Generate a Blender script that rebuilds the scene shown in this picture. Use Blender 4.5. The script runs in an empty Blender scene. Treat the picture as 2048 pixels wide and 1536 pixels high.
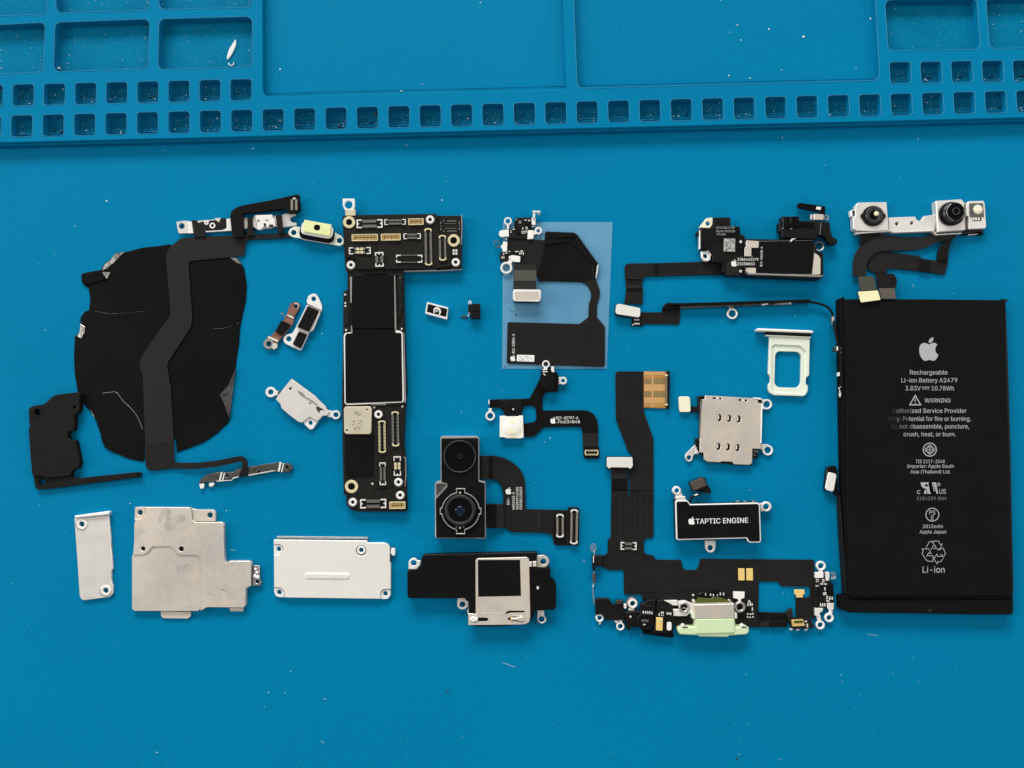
import bpy, bmesh, math, random
from mathutils import Vector, geometry

# ---------------------------------------------------------------- camera, light, exposure
SC = bpy.context.scene
COL = SC.collection
TILT = math.radians(3.5)          # the phone was held almost flat above the mat
LENS = 26.0                       # phone main camera, 36 mm equivalent
FPX = LENS / 36.0 * 2048.0        # focal length in photo pixels
MMPX = 0.14                       # millimetres per photo pixel on the mat, from the battery's length
HCAM = FPX * MMPX * math.cos(TILT)          # camera height in mm
cam_data = bpy.data.cameras.new("camera")
cam_data.lens = LENS; cam_data.sensor_width = 36.0; cam_data.sensor_fit = 'HORIZONTAL'
cam_data.clip_start = 0.005; cam_data.clip_end = 20.0
cam = bpy.data.objects.new("camera", cam_data); COL.objects.link(cam)
cam.location = (0, -HCAM * math.tan(TILT) / 1000, HCAM / 1000)
cam.rotation_euler = (TILT, 0, 0)
SC.camera = cam

world = bpy.data.worlds.new("World"); SC.world = world; world.use_nodes = True
wn = world.node_tree.nodes; wl = world.node_tree.links
bg = wn["Background"]
bg.inputs[0].default_value = (1.0, 0.985, 0.96, 1)      # dim room all round; the phone and its holder keep the light off from straight above
bg.inputs[1].default_value = 0.21

def area(name, loc, target, sx, sy, power, col):
    d = bpy.data.lights.new(name, 'AREA'); d.shape = 'RECTANGLE'; d.size = sx; d.size_y = sy; d.energy = power; d.color = col
    o = bpy.data.objects.new(name, d); COL.objects.link(o); o.location = loc
    o.rotation_euler = (Vector(target) - Vector(loc)).to_track_quat('-Z', 'Y').to_euler()
    return o
# unseen lights added round the bench, the strongest beyond its far side
area("added_light", (-0.35, 2.05, 1.02), (0, 0, 0), 1.7, 0.6, 68.0, (1.0, 0.97, 0.93))
area("added_light", (-2.05, 0.35, 1.1), (0, 0, 0), 0.6, 1.4, 26.0, (1.0, 0.975, 0.94))
area("added_light", (2.0, 0.3, 1.3), (0, 0, 0), 0.7, 1.4, 14.0, (1.0, 0.975, 0.94))
area("added_light", (0.0, -1.9, 1.5), (0, 0, 0), 1.4, 0.7, 7.0, (1.0, 0.98, 0.95))

SC.view_settings.view_transform = 'Standard'; SC.view_settings.look = 'None'
SC.view_settings.exposure = 0.0; SC.view_settings.gamma = 1.0; SC.view_settings.use_curve_mapping = False
SC.cycles.max_bounces = 8

# ---------------------------------------------------------------- pixel -> place
def P(px, py, z=0.0):
    """point (metres, x y) at height z mm that the photo shows at pixel px, py"""
    x = (px - 1024.0) / FPX; y = -(py - 768.0) / FPX
    dx = x; dy = y * math.cos(TILT) + math.sin(TILT); dz = y * math.sin(TILT) - math.cos(TILT)
    k = (z - HCAM) / dz
    return (dx * k / 1000.0, (-HCAM * math.tan(TILT) + dy * k) / 1000.0)

class Fr:
    """a measured close-up of the photo: corner and magnification"""
    def __init__(s, x0, y0, k): s.x0, s.y0, s.k = x0, y0, k
    def __call__(s, t):
        out = []
        for w in t.split():
            v = [float(q) for q in w.split(',')]
            p = (s.x0 + v[0] / s.k, s.y0 + v[1] / s.k)
            out.append(p + (v[2] / s.k,) if len(v) > 2 else p)
        return out
    def c(s, x, y): return (s.x0 + x / s.k, s.y0 + y / s.k)
    def l(s, d): return d / s.k
A = Fr(130, 370, 2.6025); B = Fr(340, 370, 5.689); C = Fr(40, 760, 6.4); D = Fr(370, 880, 8.904)
E = Fr(670, 380, 7.314); F = Fr(670, 540, 5.4875); G = Fr(670, 800, 6.4); H = Fr(510, 570, 5.121)
I = Fr(840, 590, 14.63); J = Fr(960, 400, 4.268); K = Fr(950, 710, 6.981); L = Fr(850, 860, 6.145)
M = Fr(130, 1000, 4.995); N = Fr(530, 1050, 7.314); O = Fr(800, 1090, 6.206); PE = Fr(1210, 390, 4.2667)
Q = Fr(1490, 580, 6.4); R = Fr(1330, 770, 8.0826); S = Fr(1330, 940, 8.535); T = Fr(1180, 730, 3.939)
U = Fr(1170, 1070, 6.981); V = Fr(1340, 1070, 5.851); W = Fr(1680, 380, 6.4); X = Fr(1640, 580, 4.799)
Y = Fr(1640, 880, 4.152); ZE = Fr(1370, 410, 6.4); M1 = Fr(0, 0, 2.9257)

# ---------------------------------------------------------------- materials
MATS = {}
def mat(name, col, rough=0.5, metal=0.0, spec=0.3, noise=None, bump=None, coat=0.0, alpha=1.0, emis=None):
    """noise = list of (scale per metre, detail, colour, low, high) layers; bump = (scale, strength mm)"""
    m = bpy.data.materials.new(name); m.use_nodes = True; MATS[name] = m
    nt = m.node_tree; b = nt.nodes["Principled BSDF"]
    b.inputs["Base Color"].default_value = (*col, 1); b.inputs["Roughness"].default_value = rough
    b.inputs["Metallic"].default_value = metal; b.inputs["Specular IOR Level"].default_value = spec
    b.inputs["Coat Weight"].default_value = coat; b.inputs["Alpha"].default_value = alpha
    tc = nt.nodes.new("ShaderNodeTexCoord")
    if noise:
        prev = None
        for sc, det, c2, lo, hi in noise:
            mp = nt.nodes.new("ShaderNodeMapping"); nt.links.new(tc.outputs["Object"], mp.inputs[0])
            mp.inputs["Location"].default_value = (sc * 0.37 % 7, sc * 0.11 % 5, 0.3)
            n = nt.nodes.new("ShaderNodeTexNoise"); n.inputs["Scale"].default_value = sc; n.inputs["Detail"].default_value = det
            n.inputs["Distortion"].default_value = 0.6
            nt.links.new(mp.outputs[0], n.inputs["Vector"])
            r = nt.nodes.new("ShaderNodeValToRGB"); r.color_ramp.elements[0].position = lo; r.color_ramp.elements[1].position = hi
            nt.links.new(n.outputs["Fac"], r.inputs[0])
            mx = nt.nodes.new("ShaderNodeMix"); mx.data_type = 'RGBA'
            nt.links.new(r.outputs[0], mx.inputs[0])
            if prev is None: mx.inputs[6].default_value = (*col, 1)
            else: nt.links.new(prev, mx.inputs[6])
            mx.inputs[7].default_value = (*c2, 1)
            prev = mx.outputs[2]
        nt.links.new(prev, b.inputs["Base Color"])
    if bump:
        n = nt.nodes.new("ShaderNodeTexNoise"); n.inputs["Scale"].default_value = bump[0]; n.inputs["Detail"].default_value = 4
        nt.links.new(tc.outputs["Object"], n.inputs["Vector"])
        bp = nt.nodes.new("ShaderNodeBump"); bp.inputs["Distance"].default_value = bump[1] / 1000.0; bp.inputs["Strength"].default_value = 1.0
        nt.links.new(n.outputs["Fac"], bp.inputs["Height"]); nt.links.new(bp.outputs[0], b.inputs["Normal"])
    return m

mat("blue_silicone", (0.0, 0.186, 0.372), 0.6, spec=0.03, noise=[(14, 3, (0.0, 0.176, 0.355), .35, .7), (900, 2, (0.0, 0.20, 0.388), .5, .8)], bump=(2500, .02))
mat("dusty_blue_floor", (0.0, 0.17, 0.32), 0.65, spec=0.03, noise=[(90, 4, (0.0, 0.145, 0.275), .4, .7), (1400, 3, (0.05, 0.23, 0.34), .62, .8)], bump=(2500, .03))
mat("dusty_numeral", (0.03, 0.25, 0.37), 0.7, spec=0.05, noise=[(900, 3, (0.01, 0.19, 0.32), .4, .6)])
mat("dust_white", (0.72, 0.76, 0.76), 0.6)
mat("dark_grey", (0.03, 0.03, 0.03), 0.6)  # dark grey of crumbs, smudges, slits and gaps
mat("black_plastic", (0.0048, 0.0046, 0.0044), 0.42, spec=0.22, noise=[(400, 3, (0.0085, 0.0083, 0.008), .45, .75)], bump=(4000, .01))
mat("black_matte", (0.0055, 0.0055, 0.0056), 0.65, spec=0.05, noise=[(120, 4, (0.0068, 0.0068, 0.0068), .4, .7)])
mat("graphite", (0.0046, 0.0046, 0.0047), 0.5, spec=0.05, noise=[(60, 4, (0.006, 0.006, 0.006), .4, .7)], bump=(160, .08))
mat("black_foam", (0.0095, 0.009, 0.0085), 0.95, spec=0.03, noise=[(1500, 3, (0.017, 0.0165, 0.016), .45, .7)], bump=(2500, .1))
mat("black_gloss", (0.004, 0.004, 0.0045), 0.16, spec=0.18)
mat("black_tape", (0.0055, 0.0055, 0.0055), 0.35, spec=0.16, bump=(260, .08))
mat("flex_black", (0.0125, 0.0122, 0.0118), 0.5, spec=0.1, noise=[(150, 3, (0.0158, 0.0154, 0.015), .4, .7)], bump=(900, .015))
mat("flex_dark", (0.0052, 0.005, 0.0048), 0.45, spec=0.1, noise=[(150, 3, (0.0075, 0.0072, 0.007), .4, .7)])
mat("flex_grey", (0.018, 0.0176, 0.0172), 0.55, spec=0.1, noise=[(200, 3, (0.019, 0.0186, 0.0183), .4, .7)], bump=(1200, .012))
mat("flex_olive", (0.035, 0.037, 0.026), 0.4, spec=0.4)
mat("olive_board", (0.07, 0.085, 0.012), 0.35, spec=0.4)
mat("brown_grey", (0.075, 0.062, 0.05), 0.5, spec=0.3)
mat("bracket_black", (0.0092, 0.009, 0.0088), 0.6, spec=0.08, noise=[(300, 3, (0.0115, 0.0113, 0.011), .4, .7)])
mat("pcb_black", (0.0115, 0.0112, 0.0102), 0.45, spec=0.13, noise=[(700, 4, (0.0185, 0.0175, 0.0155), .4, .7)], bump=(2200, .025))
mat("steel", (0.80, 0.775, 0.73), 0.36, metal=0.4, noise=[(220, 4, (0.70, 0.675, 0.63), .4, .75)], bump=(1200, .01))
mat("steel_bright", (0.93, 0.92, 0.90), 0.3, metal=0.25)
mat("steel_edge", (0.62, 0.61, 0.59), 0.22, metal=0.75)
mat("steel_dark", (0.20, 0.195, 0.18), 0.35, metal=0.9, noise=[(700, 4, (0.11, 0.105, 0.1), .4, .7)])
mat("steel_stained", (0.74, 0.695, 0.63), 0.40, metal=0.45,
    noise=[(45, 5, (0.57, 0.535, 0.485), .42, .72), (75, 4, (0.84, 0.70, 0.56), .5, .75), (330, 6, (0.60, 0.57, 0.52), .5, .75)], bump=(500, .02))
mat("steel_warm", (0.80, 0.73, 0.63), 0.36, metal=0.45, noise=[(130, 4, (0.64, 0.60, 0.56), .4, .7), (260, 4, (0.84, 0.68, 0.52), .55, .8)])
mat("steel_reader", (0.78, 0.70, 0.59), 0.36, metal=0.45, noise=[(75, 4, (0.60, 0.575, 0.545), .4, .68), (160, 4, (0.82, 0.66, 0.48), .5, .78), (500, 5, (0.66, 0.61, 0.54), .5, .8)])
mat("steel_satin", (0.90, 0.885, 0.835), 0.45, metal=0.35, noise=[(120, 3, (0.865, 0.855, 0.80), .4, .7)], bump=(1500, .005))
mat("pale_gold", (0.78, 0.72, 0.56), 0.42, metal=0.5, noise=[(500, 3, (0.72, 0.66, 0.50), .4, .7)])
mat("gold", (0.93, 0.65, 0.25), 0.3, metal=0.4)
mat("gold_light", (0.93, 0.84, 0.52), 0.32, metal=0.45)
mat("copper", (0.48, 0.24, 0.16), 0.32, metal=0.65, noise=[(500, 4, (0.33, 0.16, 0.11), .4, .7)])
mat("amber_film", (0.42, 0.215, 0.06), 0.35, spec=0.3, noise=[(300, 2, (0.50, 0.28, 0.09), .4, .7)])
mat("amber_pale", (0.56, 0.33, 0.13), 0.35, spec=0.3)
mat("amber_dark", (0.25, 0.185, 0.08), 0.4, spec=0.3)
mat("foil", (0.62, 0.59, 0.56), 0.3, metal=0.9, noise=[(500, 4, (0.25, 0.24, 0.23), .4, .65)], bump=(500, .25))
mat("foil_dark", (0.17, 0.165, 0.16), 0.3, metal=0.8, noise=[(400, 4, (0.06, 0.06, 0.06), .4, .65)], bump=(500, .2))
mat("print_white", (0.80, 0.80, 0.79), 0.6, spec=0.2)
mat("print_grey", (0.40, 0.415, 0.415), 0.55, spec=0.2)
mat("print_dim", (0.16, 0.165, 0.165), 0.55, spec=0.2)
mat("print_faint", (0.03, 0.031, 0.031), 0.55, spec=0.2)  # reflective fade of the first letters put into the print colour
mat("print_laser", (0.45, 0.40, 0.28), 0.6, spec=0.2)
mat("label_speckle", (0.46, 0.46, 0.44), 0.6, noise=[(1500, 2, (0.16, 0.16, 0.155), .4, .62)])
mat("solder", (0.86, 0.86, 0.84), 0.35, metal=0.35)
mat("ceramic", (0.82, 0.81, 0.77), 0.5, spec=0.4)
mat("pin_grey", (0.36, 0.35, 0.32), 0.4, metal=0.6)
mat("cream", (0.84, 0.80, 0.62), 0.5, spec=0.3)
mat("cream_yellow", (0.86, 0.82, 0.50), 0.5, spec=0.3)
mat("lime_pad", (0.70, 0.76, 0.36), 0.55, spec=0.2, noise=[(600, 3, (0.78, 0.80, 0.45), .4, .7)])
mat("pale_green", (0.60, 0.735, 0.46), 0.4, spec=0.3)
mat("mint_white", (0.75, 0.80, 0.70), 0.38, spec=0.4, noise=[(200, 3, (0.70, 0.75, 0.64), .4, .7)])
mat("led_white", (0.86, 0.86, 0.80), 0.3, spec=0.5)
mat("phosphor", (0.92, 0.80, 0.55), 0.4, spec=0.3)
mat("lens_glass", (0.002, 0.002, 0.003), 0.06, spec=0.2)
mat("gold_bright", (0.95, 0.68, 0.24), 0.35, metal=0.25)
mat("steel_soft", (0.80, 0.775, 0.735), 0.42, metal=0.4, noise=[(150, 3, (0.74, 0.72, 0.68), .4, .7)])
mat("lip_highlight_blue", (0.03, 0.25, 0.43), 0.5, spec=0.1)  # moulded lip in a lighter blue that carries its edge highlight
mat("ring_grey", (0.10, 0.10, 0.098), 0.35, metal=0.6)
mat("lens_blue_reflection", (0.004, 0.009, 0.03), 0.12, spec=0.5)  # blue lens reflection put into the base colour
mat("lens_ring", (0.03, 0.03, 0.032), 0.3, spec=0.4)
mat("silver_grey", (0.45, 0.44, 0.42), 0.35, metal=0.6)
# clear film: thin, mostly transparent, milky
fm = mat("clear_film", (0.30, 0.60, 0.82), 0.4, spec=0.2, alpha=0.27, noise=[(45, 3, (0.20, 0.46, 0.68), .35, .7)])

# ---------------------------------------------------------------- shape helpers
ORG = {}
def thing(name, label, cat, cx, cy, group=None):
    o = bpy.data.objects.new(name, None); COL.objects.link(o)
    x, y = P(cx, cy, 0); o.location = (x, y, 0); o.empty_display_size = 0.005
    o["label"] = label; o["category"] = cat
    if group: o["group"] = group
    ORG[o.name] = Vector((x, y, 0)); return o

def put(name, verts, faces, m, parent, smooth=False):
    me = bpy.data.meshes.new(name)
    org = ORG[parent.name] if parent else Vector((0, 0, 0))
    me.from_pydata([(v[0] - org.x, v[1] - org.y, v[2]) for v in verts], [], faces)
    me.materials.append(MATS[m]); me.update()
    if smooth: me.polygons.foreach_set("use_smooth", [True] * len(me.polygons))
    o = bpy.data.objects.new(name, me); COL.objects.link(o)
    if parent: o.parent = parent
    ORG[o.name] = org; return o

def fillet(pts):
    n = len(pts); out = []
    for i, p in enumerate(pts):
        if len(p) < 3 or p[2] <= 0: out.append(p[:2]); continue
        a = Vector(pts[i - 1][:2]); b = Vector(p[:2]); c = Vector(pts[(i + 1) % n][:2])
        u = a - b; v = c - b; lu, lv = u.length, v.length
        if lu < 1e-6 or lv < 1e-6: out.append(p[:2]); continue
        d = min(p[2], lu * .49, lv * .49); p0 = b + u / lu * d; p1 = b + v / lv * d
        for k in range(6):
            t = k / 5; q = p0 * (1 - t) ** 2 + b * 2 * t * (1 - t) + p1 * t * t; out.append((q.x, q.y))
    return out

def rd(pts, r): return [(p[0], p[1], r) for p in pts]
def circ(c, r, n=26, ry=None, ang=0):
    ry = ry or r; ca, sa = math.cos(math.radians(ang)), math.sin(math.radians(ang)); out = []
    for i in range(n):
        x = r * math.cos(2 * math.pi * i / n); y = ry * math.sin(2 * math.pi * i / n)
        out.append((c[0] + x * ca - y * sa, c[1] + x * sa + y * ca))
    return out
def rect(c, w, h, ang=0, r=0):
    ca, sa = math.cos(math.radians(ang)), math.sin(math.radians(ang))
    return [(c[0] + x * ca - y * sa, c[1] + x * sa + y * ca, r) for x, y in ((-w/2, -h/2), (w/2, -h/2), (w/2, h/2), (-w/2, h/2))]
def keyhole(c, Rr, to, w, n=22):
    a = math.atan2(to[1] - c[1], to[0] - c[0]); d = math.asin(min(.99, w / 2 / Rr)); out = []
    for i in range(n + 1):
        t = a + d + (2 * math.pi - 2 * d) * i / n; out.append((c[0] + Rr * math.cos(t), c[1] + Rr * math.sin(t)))
    nx, ny = -math.sin(a) * w / 2, math.cos(a) * w / 2
    return out + [(to[0] - nx, to[1] - ny), (to[0] + nx, to[1] + ny)]
def spline(pts, k=6, closed=False):
    n = len(pts); out = []
    rng = range(n if closed else n - 1)
    for i in rng:
        if closed: p = [pts[(i + j) % n] for j in (-1, 0, 1, 2)]
        else: p = [pts[max(0, i - 1)], pts[i], pts[i + 1], pts[min(n - 1, i + 2)]]
        for s in range(k):
            t = s / k
            out.append(tuple(.5 * (2 * b + (c - a) * t + (2 * a - 5 * b + 4 * c - d) * t * t + (3 * b - a - 3 * c + d) * t ** 3) for a, b, c, d in zip(*p)))
    if not closed: out.append(tuple(pts[-1]))
    return out

def clean(loop):
    out = []
    for p in loop:
        if not out or math.hypot(p[0] - out[-1][0], p[1] - out[-1][1]) > 2e-6: out.append(p)
    if math.hypot(out[0][0] - out[-1][0], out[0][1] - out[-1][1]) < 2e-6: out.pop()
    return out

def prism(name, parent, pts, z0, z1, m, bev=0.1, holes=(), zf=None, kind=None, label=None):
    """solid with the traced outline as its upper edge, straight walls down to z0 (mm)"""
    verts, faces, tops, bots = [], [], [], []
    bm_ = bev / 1000.0
    for li, lp in enumerate([pts] + list(holes)):
        lp = fillet(lp); raw = []
        for p in lp:
            dz = zf(p[0], p[1]) if zf else 0.0
            w = P(p[0], p[1], z1 + dz); raw.append((w[0], w[1], dz))
        raw = clean(raw)
        area2 = sum(raw[i - 1][0] * raw[i][1] - raw[i][0] * raw[i - 1][1] for i in range(len(raw)))
        if (area2 < 0) == (li == 0): raw.reverse()
        n = len(raw); base = len(verts); ins = []
        for i in range(n):
            a, b, c = Vector(raw[i - 1][:2]), Vector(raw[i][:2]), Vector(raw[(i + 1) % n][:2])
            d1 = (b - a).normalized(); d2 = (c - b).normalized()
            n1 = Vector((-d1.y, d1.x)); n2 = Vector((-d2.y, d2.x)); k = 1 + n1.dot(n2)
            o = (n1 + n2) / k if k > .35 else (n1 + n2) * 1.2
            ins.append(b + o * bm_)
        for r in raw: verts.append((r[0], r[1], (z0 + r[2]) / 1000))
        for r in raw: verts.append((r[0], r[1], (z1 - bev + r[2]) / 1000))
        for r, q in zip(raw, ins): verts.append((q.x, q.y, (z1 + r[2]) / 1000))
        for i in range(n):
            j = (i + 1) % n
            faces.append((base + i, base + j, base + n + j, base + n + i))
            faces.append((base + n + i, base + n + j, base + 2 * n + j, base + 2 * n + i))
        tops.append((base + 2 * n, n)); bots.append((base, n))
    for grp, up in ((tops, True), (bots, False)):
        idx = [s + i for s, n in grp for i in range(n)]
        for t in geometry.tessellate_polygon([[Vector((verts[s + i][0] * 1000, verts[s + i][1] * 1000, 0)) for i in range(n)] for s, n in grp]):
            f = [idx[q] for q in t]
            a, b, c = (verts[q] for q in f)
            ccw = (b[0] - a[0]) * (c[1] - a[1]) - (b[1] - a[1]) * (c[0] - a[0]) > 0
            if ccw != up: f.reverse()
            faces.append(tuple(f))
    o = put(name, verts, faces, m, parent)
    if kind: o["kind"] = kind
    if label: o["label"] = label
    return o

def multi(name, parent, boxes, z0, z1, m, kind="stuff"):
    """many tiny solids joined as one part; boxes = outlines"""
    verts, faces = [], []
    for pts in boxes:
        w = [P(p[0], p[1], z1) for p in pts]
        if sum(w[i - 1][0] * w[i][1] - w[i][0] * w[i - 1][1] for i in range(len(w))) < 0: w.reverse()
        n = len(w); b = len(verts)
        verts += [(q[0], q[1], z0 / 1000) for q in w] + [(q[0], q[1], z1 / 1000) for q in w]
        for i in range(n): j = (i + 1) % n; faces.append((b + i, b + j, b + n + j, b + n + i))
        faces.append(tuple(b + n + i for i in range(n))); faces.append(tuple(b + n - 1 - i for i in range(n)))
    o = put(name, verts, faces, m, parent)
    if kind: o["kind"] = kind
    return o

def ribbon(name, parent, path, th, m, k=6, stand=False):
    """strip along path [(px, py, z, w)]; z and w: mm height and px width (stand: w is mm tall, th px wide)"""
    pts = spline(path, k); verts, faces = [], []
    for i, p in enumerate(pts):
        a = pts[max(0, i - 1)]; b = pts[min(len(pts) - 1, i + 1)]
        d = Vector((b[0] - a[0], b[1] - a[1])).normalized(); nx, ny = -d.y, d.x
        hw = th / 2 if stand else p[3] / 2
        zb, zt = (p[2], p[2] + p[3]) if stand else (p[2] - th, p[2])
        l = P(p[0] + nx * hw, p[1] + ny * hw, zt); r = P(p[0] - nx * hw, p[1] - ny * hw, zt)
        verts += [(l[0], l[1], zb / 1000), (r[0], r[1], zb / 1000), (r[0], r[1], zt / 1000), (l[0], l[1], zt / 1000)]
    for i in range(len(pts) - 1):
        b = i * 4
        for q in range(4):
            faces.append((b + q, b + 4 + q, b + 4 + (q + 1) % 4, b + (q + 1) % 4))
    e = len(verts); faces.append((0, 1, 2, 3)); faces.append((e - 1, e - 2, e - 3, e - 4))
    o = put(name, verts, faces, m, parent); fixn(o); return o

def fixn(o):
    bm = bmesh.new(); bm.from_mesh(o.data); bmesh.ops.recalc_face_normals(bm, faces=bm.faces); bm.to_mesh(o.data); bm.free()

def tube(name, parent, path, r, m, k=6, n=8):
    """wire along path [(px, py, z)], radius mm"""
    pts = []
    for p in spline(path, k):
        w = P(p[0], p[1], p[2]); pts.append(Vector((w[0], w[1], p[2] / 1000)))
    verts, faces = [], []
    for i, p in enumerate(pts):
        d = (pts[min(len(pts) - 1, i + 1)] - pts[max(0, i - 1)]).normalized()
        u = d.cross(Vector((0, 0, 1))); u = u.normalized() if u.length > 1e-5 else Vector((1, 0, 0)); v = d.cross(u)
        for q in range(n):
            t = 2 * math.pi * q / n; s = p + (u * math.cos(t) + v * math.sin(t)) * r / 1000; verts.append(tuple(s))
    for i in range(len(pts) - 1):
        for q in range(n):
            a = i * n + q; b = i * n + (q + 1) % n; faces.append((a, b, b + n, a + n))
    e = len(verts); faces.append(tuple(range(n))[::-1]); faces.append(tuple(range(e - n, e)))
    o = put(name, verts, faces, m, parent, True); fixn(o); return o

def dome(name, parent, c, r, z0, h, m, n=32, rings=8, ry=None):
    ry = ry or r; verts, faces = [], []
    for k in range(rings):
        t = k / rings * math.pi / 2; z = z0 + h * math.sin(t)
        for q in circ(c, r * math.cos(t), n, ry * math.cos(t)):
            w = P(q[0], q[1], z0); verts.append((w[0], w[1], z / 1000))
    for k in range(rings - 1):
        for i in range(n): j = (i + 1) % n; faces.append((k * n + i, k * n + j, k * n + n + j, k * n + n + i))
    w = P(c[0], c[1], z0); verts.append((w[0], w[1], (z0 + h) / 1000)); t = len(verts) - 1
    for i in range(n): faces.append(((rings - 1) * n + i, (rings - 1) * n + (i + 1) % n, t))
    faces.append(tuple(range(n))[::-1])
    return put(name, verts, faces, m, parent, True)

def ring(name, parent, c, ro, ri, z0, z1, m, bev=0.08, n=28):
    return prism(name, parent, circ(c, ro, n), z0, z1, m, bev, [circ(c, ri, n)])
def disc(name, parent, c, r, z0, z1, m, bev=0.03, n=20):
    return prism(name, parent, circ(c, r, n), z0, z1, m, bev)
def tab(parent, c, ro, ri, to, w, z0, z1, m="steel_bright", bev=0.1, name="screw_tab"):
    return prism(name, parent, keyhole(c, ro, to, w), z0, z1, m, bev, [circ(c, ri, 22)])

def flat(name, parent, polys, z, m):
    """flat print: filled outlines lying at height z; each poly = (outer, [holes])"""
    verts, faces = [], []
    for outer, holes in polys:
        loops = []; idx = []
        for lp in [outer] + list(holes):
            vs = []
            for p in lp:
                w = P(p[0], p[1], z); idx.append(len(verts)); verts.append((w[0], w[1], z / 1000)); vs.append(Vector((w[0] * 1000, w[1] * 1000, 0)))
            loops.append(vs)
        for t in geometry.tessellate_polygon(loops):
            f = [idx[q] for q in t]; a, b, c = (verts[q] for q in f)
            if (b[0] - a[0]) * (c[1] - a[1]) - (b[1] - a[1]) * (c[0] - a[0]) < 0: f.reverse()
            faces.append(tuple(f))
    return put(name, verts, faces, m, parent)

def stroke(pts, w, closed=False):
    """outline quads of a drawn line of px width w, mitred so that they never overlap"""
    pts = [Vector(p[:2]) for p in pts]; n = len(pts); side = []
    for i in range(n):
        a = pts[i - 1] if (closed or i > 0) else pts[i]; c = pts[(i + 1) % n] if (closed or i < n - 1) else pts[i]; b = pts[i]
        d1 = (b - a).normalized() if (b - a).length > 1e-9 else (c - b).normalized()
        d2 = (c - b).normalized() if (c - b).length > 1e-9 else d1
        n1 = Vector((-d1.y, d1.x)); n2 = Vector((-d2.y, d2.x)); k = 1 + n1.dot(n2)
        o = (n1 + n2) / max(k, .3) * w / 2; side.append((b + o, b - o))
    return [([tuple(side[i][0]), tuple(side[(i + 1) % n][0]), tuple(side[(i + 1) % n][1]), tuple(side[i][1])], []) for i in range(n if closed else n - 1)]

TXT = {}
FONT = None
try:
    import os
    FONT = bpy.data.fonts.load(os.path.join(bpy.utils.system_resource('DATAFILES', path="fonts"), "Inter.woff2"))   # Blender's own sans
except Exception:
    FONT = None
def text_mesh(s):
    if s in TXT: return TXT[s]
    cu = bpy.data.curves.new("t", 'FONT'); cu.body = s; cu.resolution_u = 3
    if FONT: cu.font = FONT
    o = bpy.data.objects.new("t", cu); COL.objects.link(o)
    dg = bpy.context.evaluated_depsgraph_get(); me = bpy.data.meshes.new_from_object(o.evaluated_get(dg))
    vs = [(v.co.x, v.co.y) for v in me.vertices]; fs = [tuple(p.vertices) for p in me.polygons]
    bpy.data.objects.remove(o); bpy.data.curves.remove(cu); bpy.data.meshes.remove(me)
    x0 = min(v[0] for v in vs); x1 = max(v[0] for v in vs)
    TXT[s] = (vs, fs, x0, x1); return TXT[s]

def txt(parent, s, c, w, cap, z, m, ang=0, name="lettering", bold=0, kind=None):
    """printed line centred on pixel c: px width w, px capital height cap, turned ang degrees anticlockwise"""
    vs, fs, x0, x1 = text_mesh(s); hh = text_mesh("H")[0]; ch = max(v[1] for v in hh); ky = cap / ch; kx = w / (x1 - x0)
    ca, sa = math.cos(math.radians(ang)), math.sin(math.radians(ang)); verts, faces = [], []
    offs = [(0, 0)] if not bold else [(-bold, 0), (bold, 0), (0, bold * .6)]
    for k, (ox, oy) in enumerate(offs):
        base = len(verts)
        for v in vs:
            x = (v[0] - (x0 + x1) / 2) * kx + ox; y = -(v[1] - ch / 2) * ky + oy
            p = P(c[0] + x * ca + y * sa, c[1] - x * sa + y * ca, z); verts.append((p[0], p[1], (z + k * .004) / 1000))
        faces += [tuple(base + i for i in f) for f in fs]
    o = put(name, verts, faces, m, parent)
    if kind: o["kind"] = kind
    return o

APPLE = spline([(-.21, -.27), (-.11, -.25), (0, -.205), (.115, -.25), (.25, -.27), (.353, -.19), (.29, -.08), (.28, .06), (.32, .17), (.41, .25)], 4) + \
        spline([(.41, .25), (.34, .40), (.25, .49), (.16, .50), (.02, .465), (-.11, .50), (-.21, .495), (-.32, .38), (-.40, .20), (-.415, -.01), (-.37, -.17), (-.28, -.25), (-.21, -.27)], 4)
LEAF = spline([(0, -.27), (0.005, -.37), (.07, -.46), (.193, -.50), (.185, -.40), (.125, -.31)], 4, True)
def logo(parent, c, h, z, m, ang=0):
    ca, sa = math.cos(math.radians(ang)), math.sin(math.radians(ang))
    tr = lambda L_: [(c[0] + (x * ca + y * sa) * h, c[1] + (-x * sa + y * ca) * h) for x, y in L_]
    return flat("logo", parent, [(tr(APPLE), []), (tr(LEAF), [])], z, m)

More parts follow.
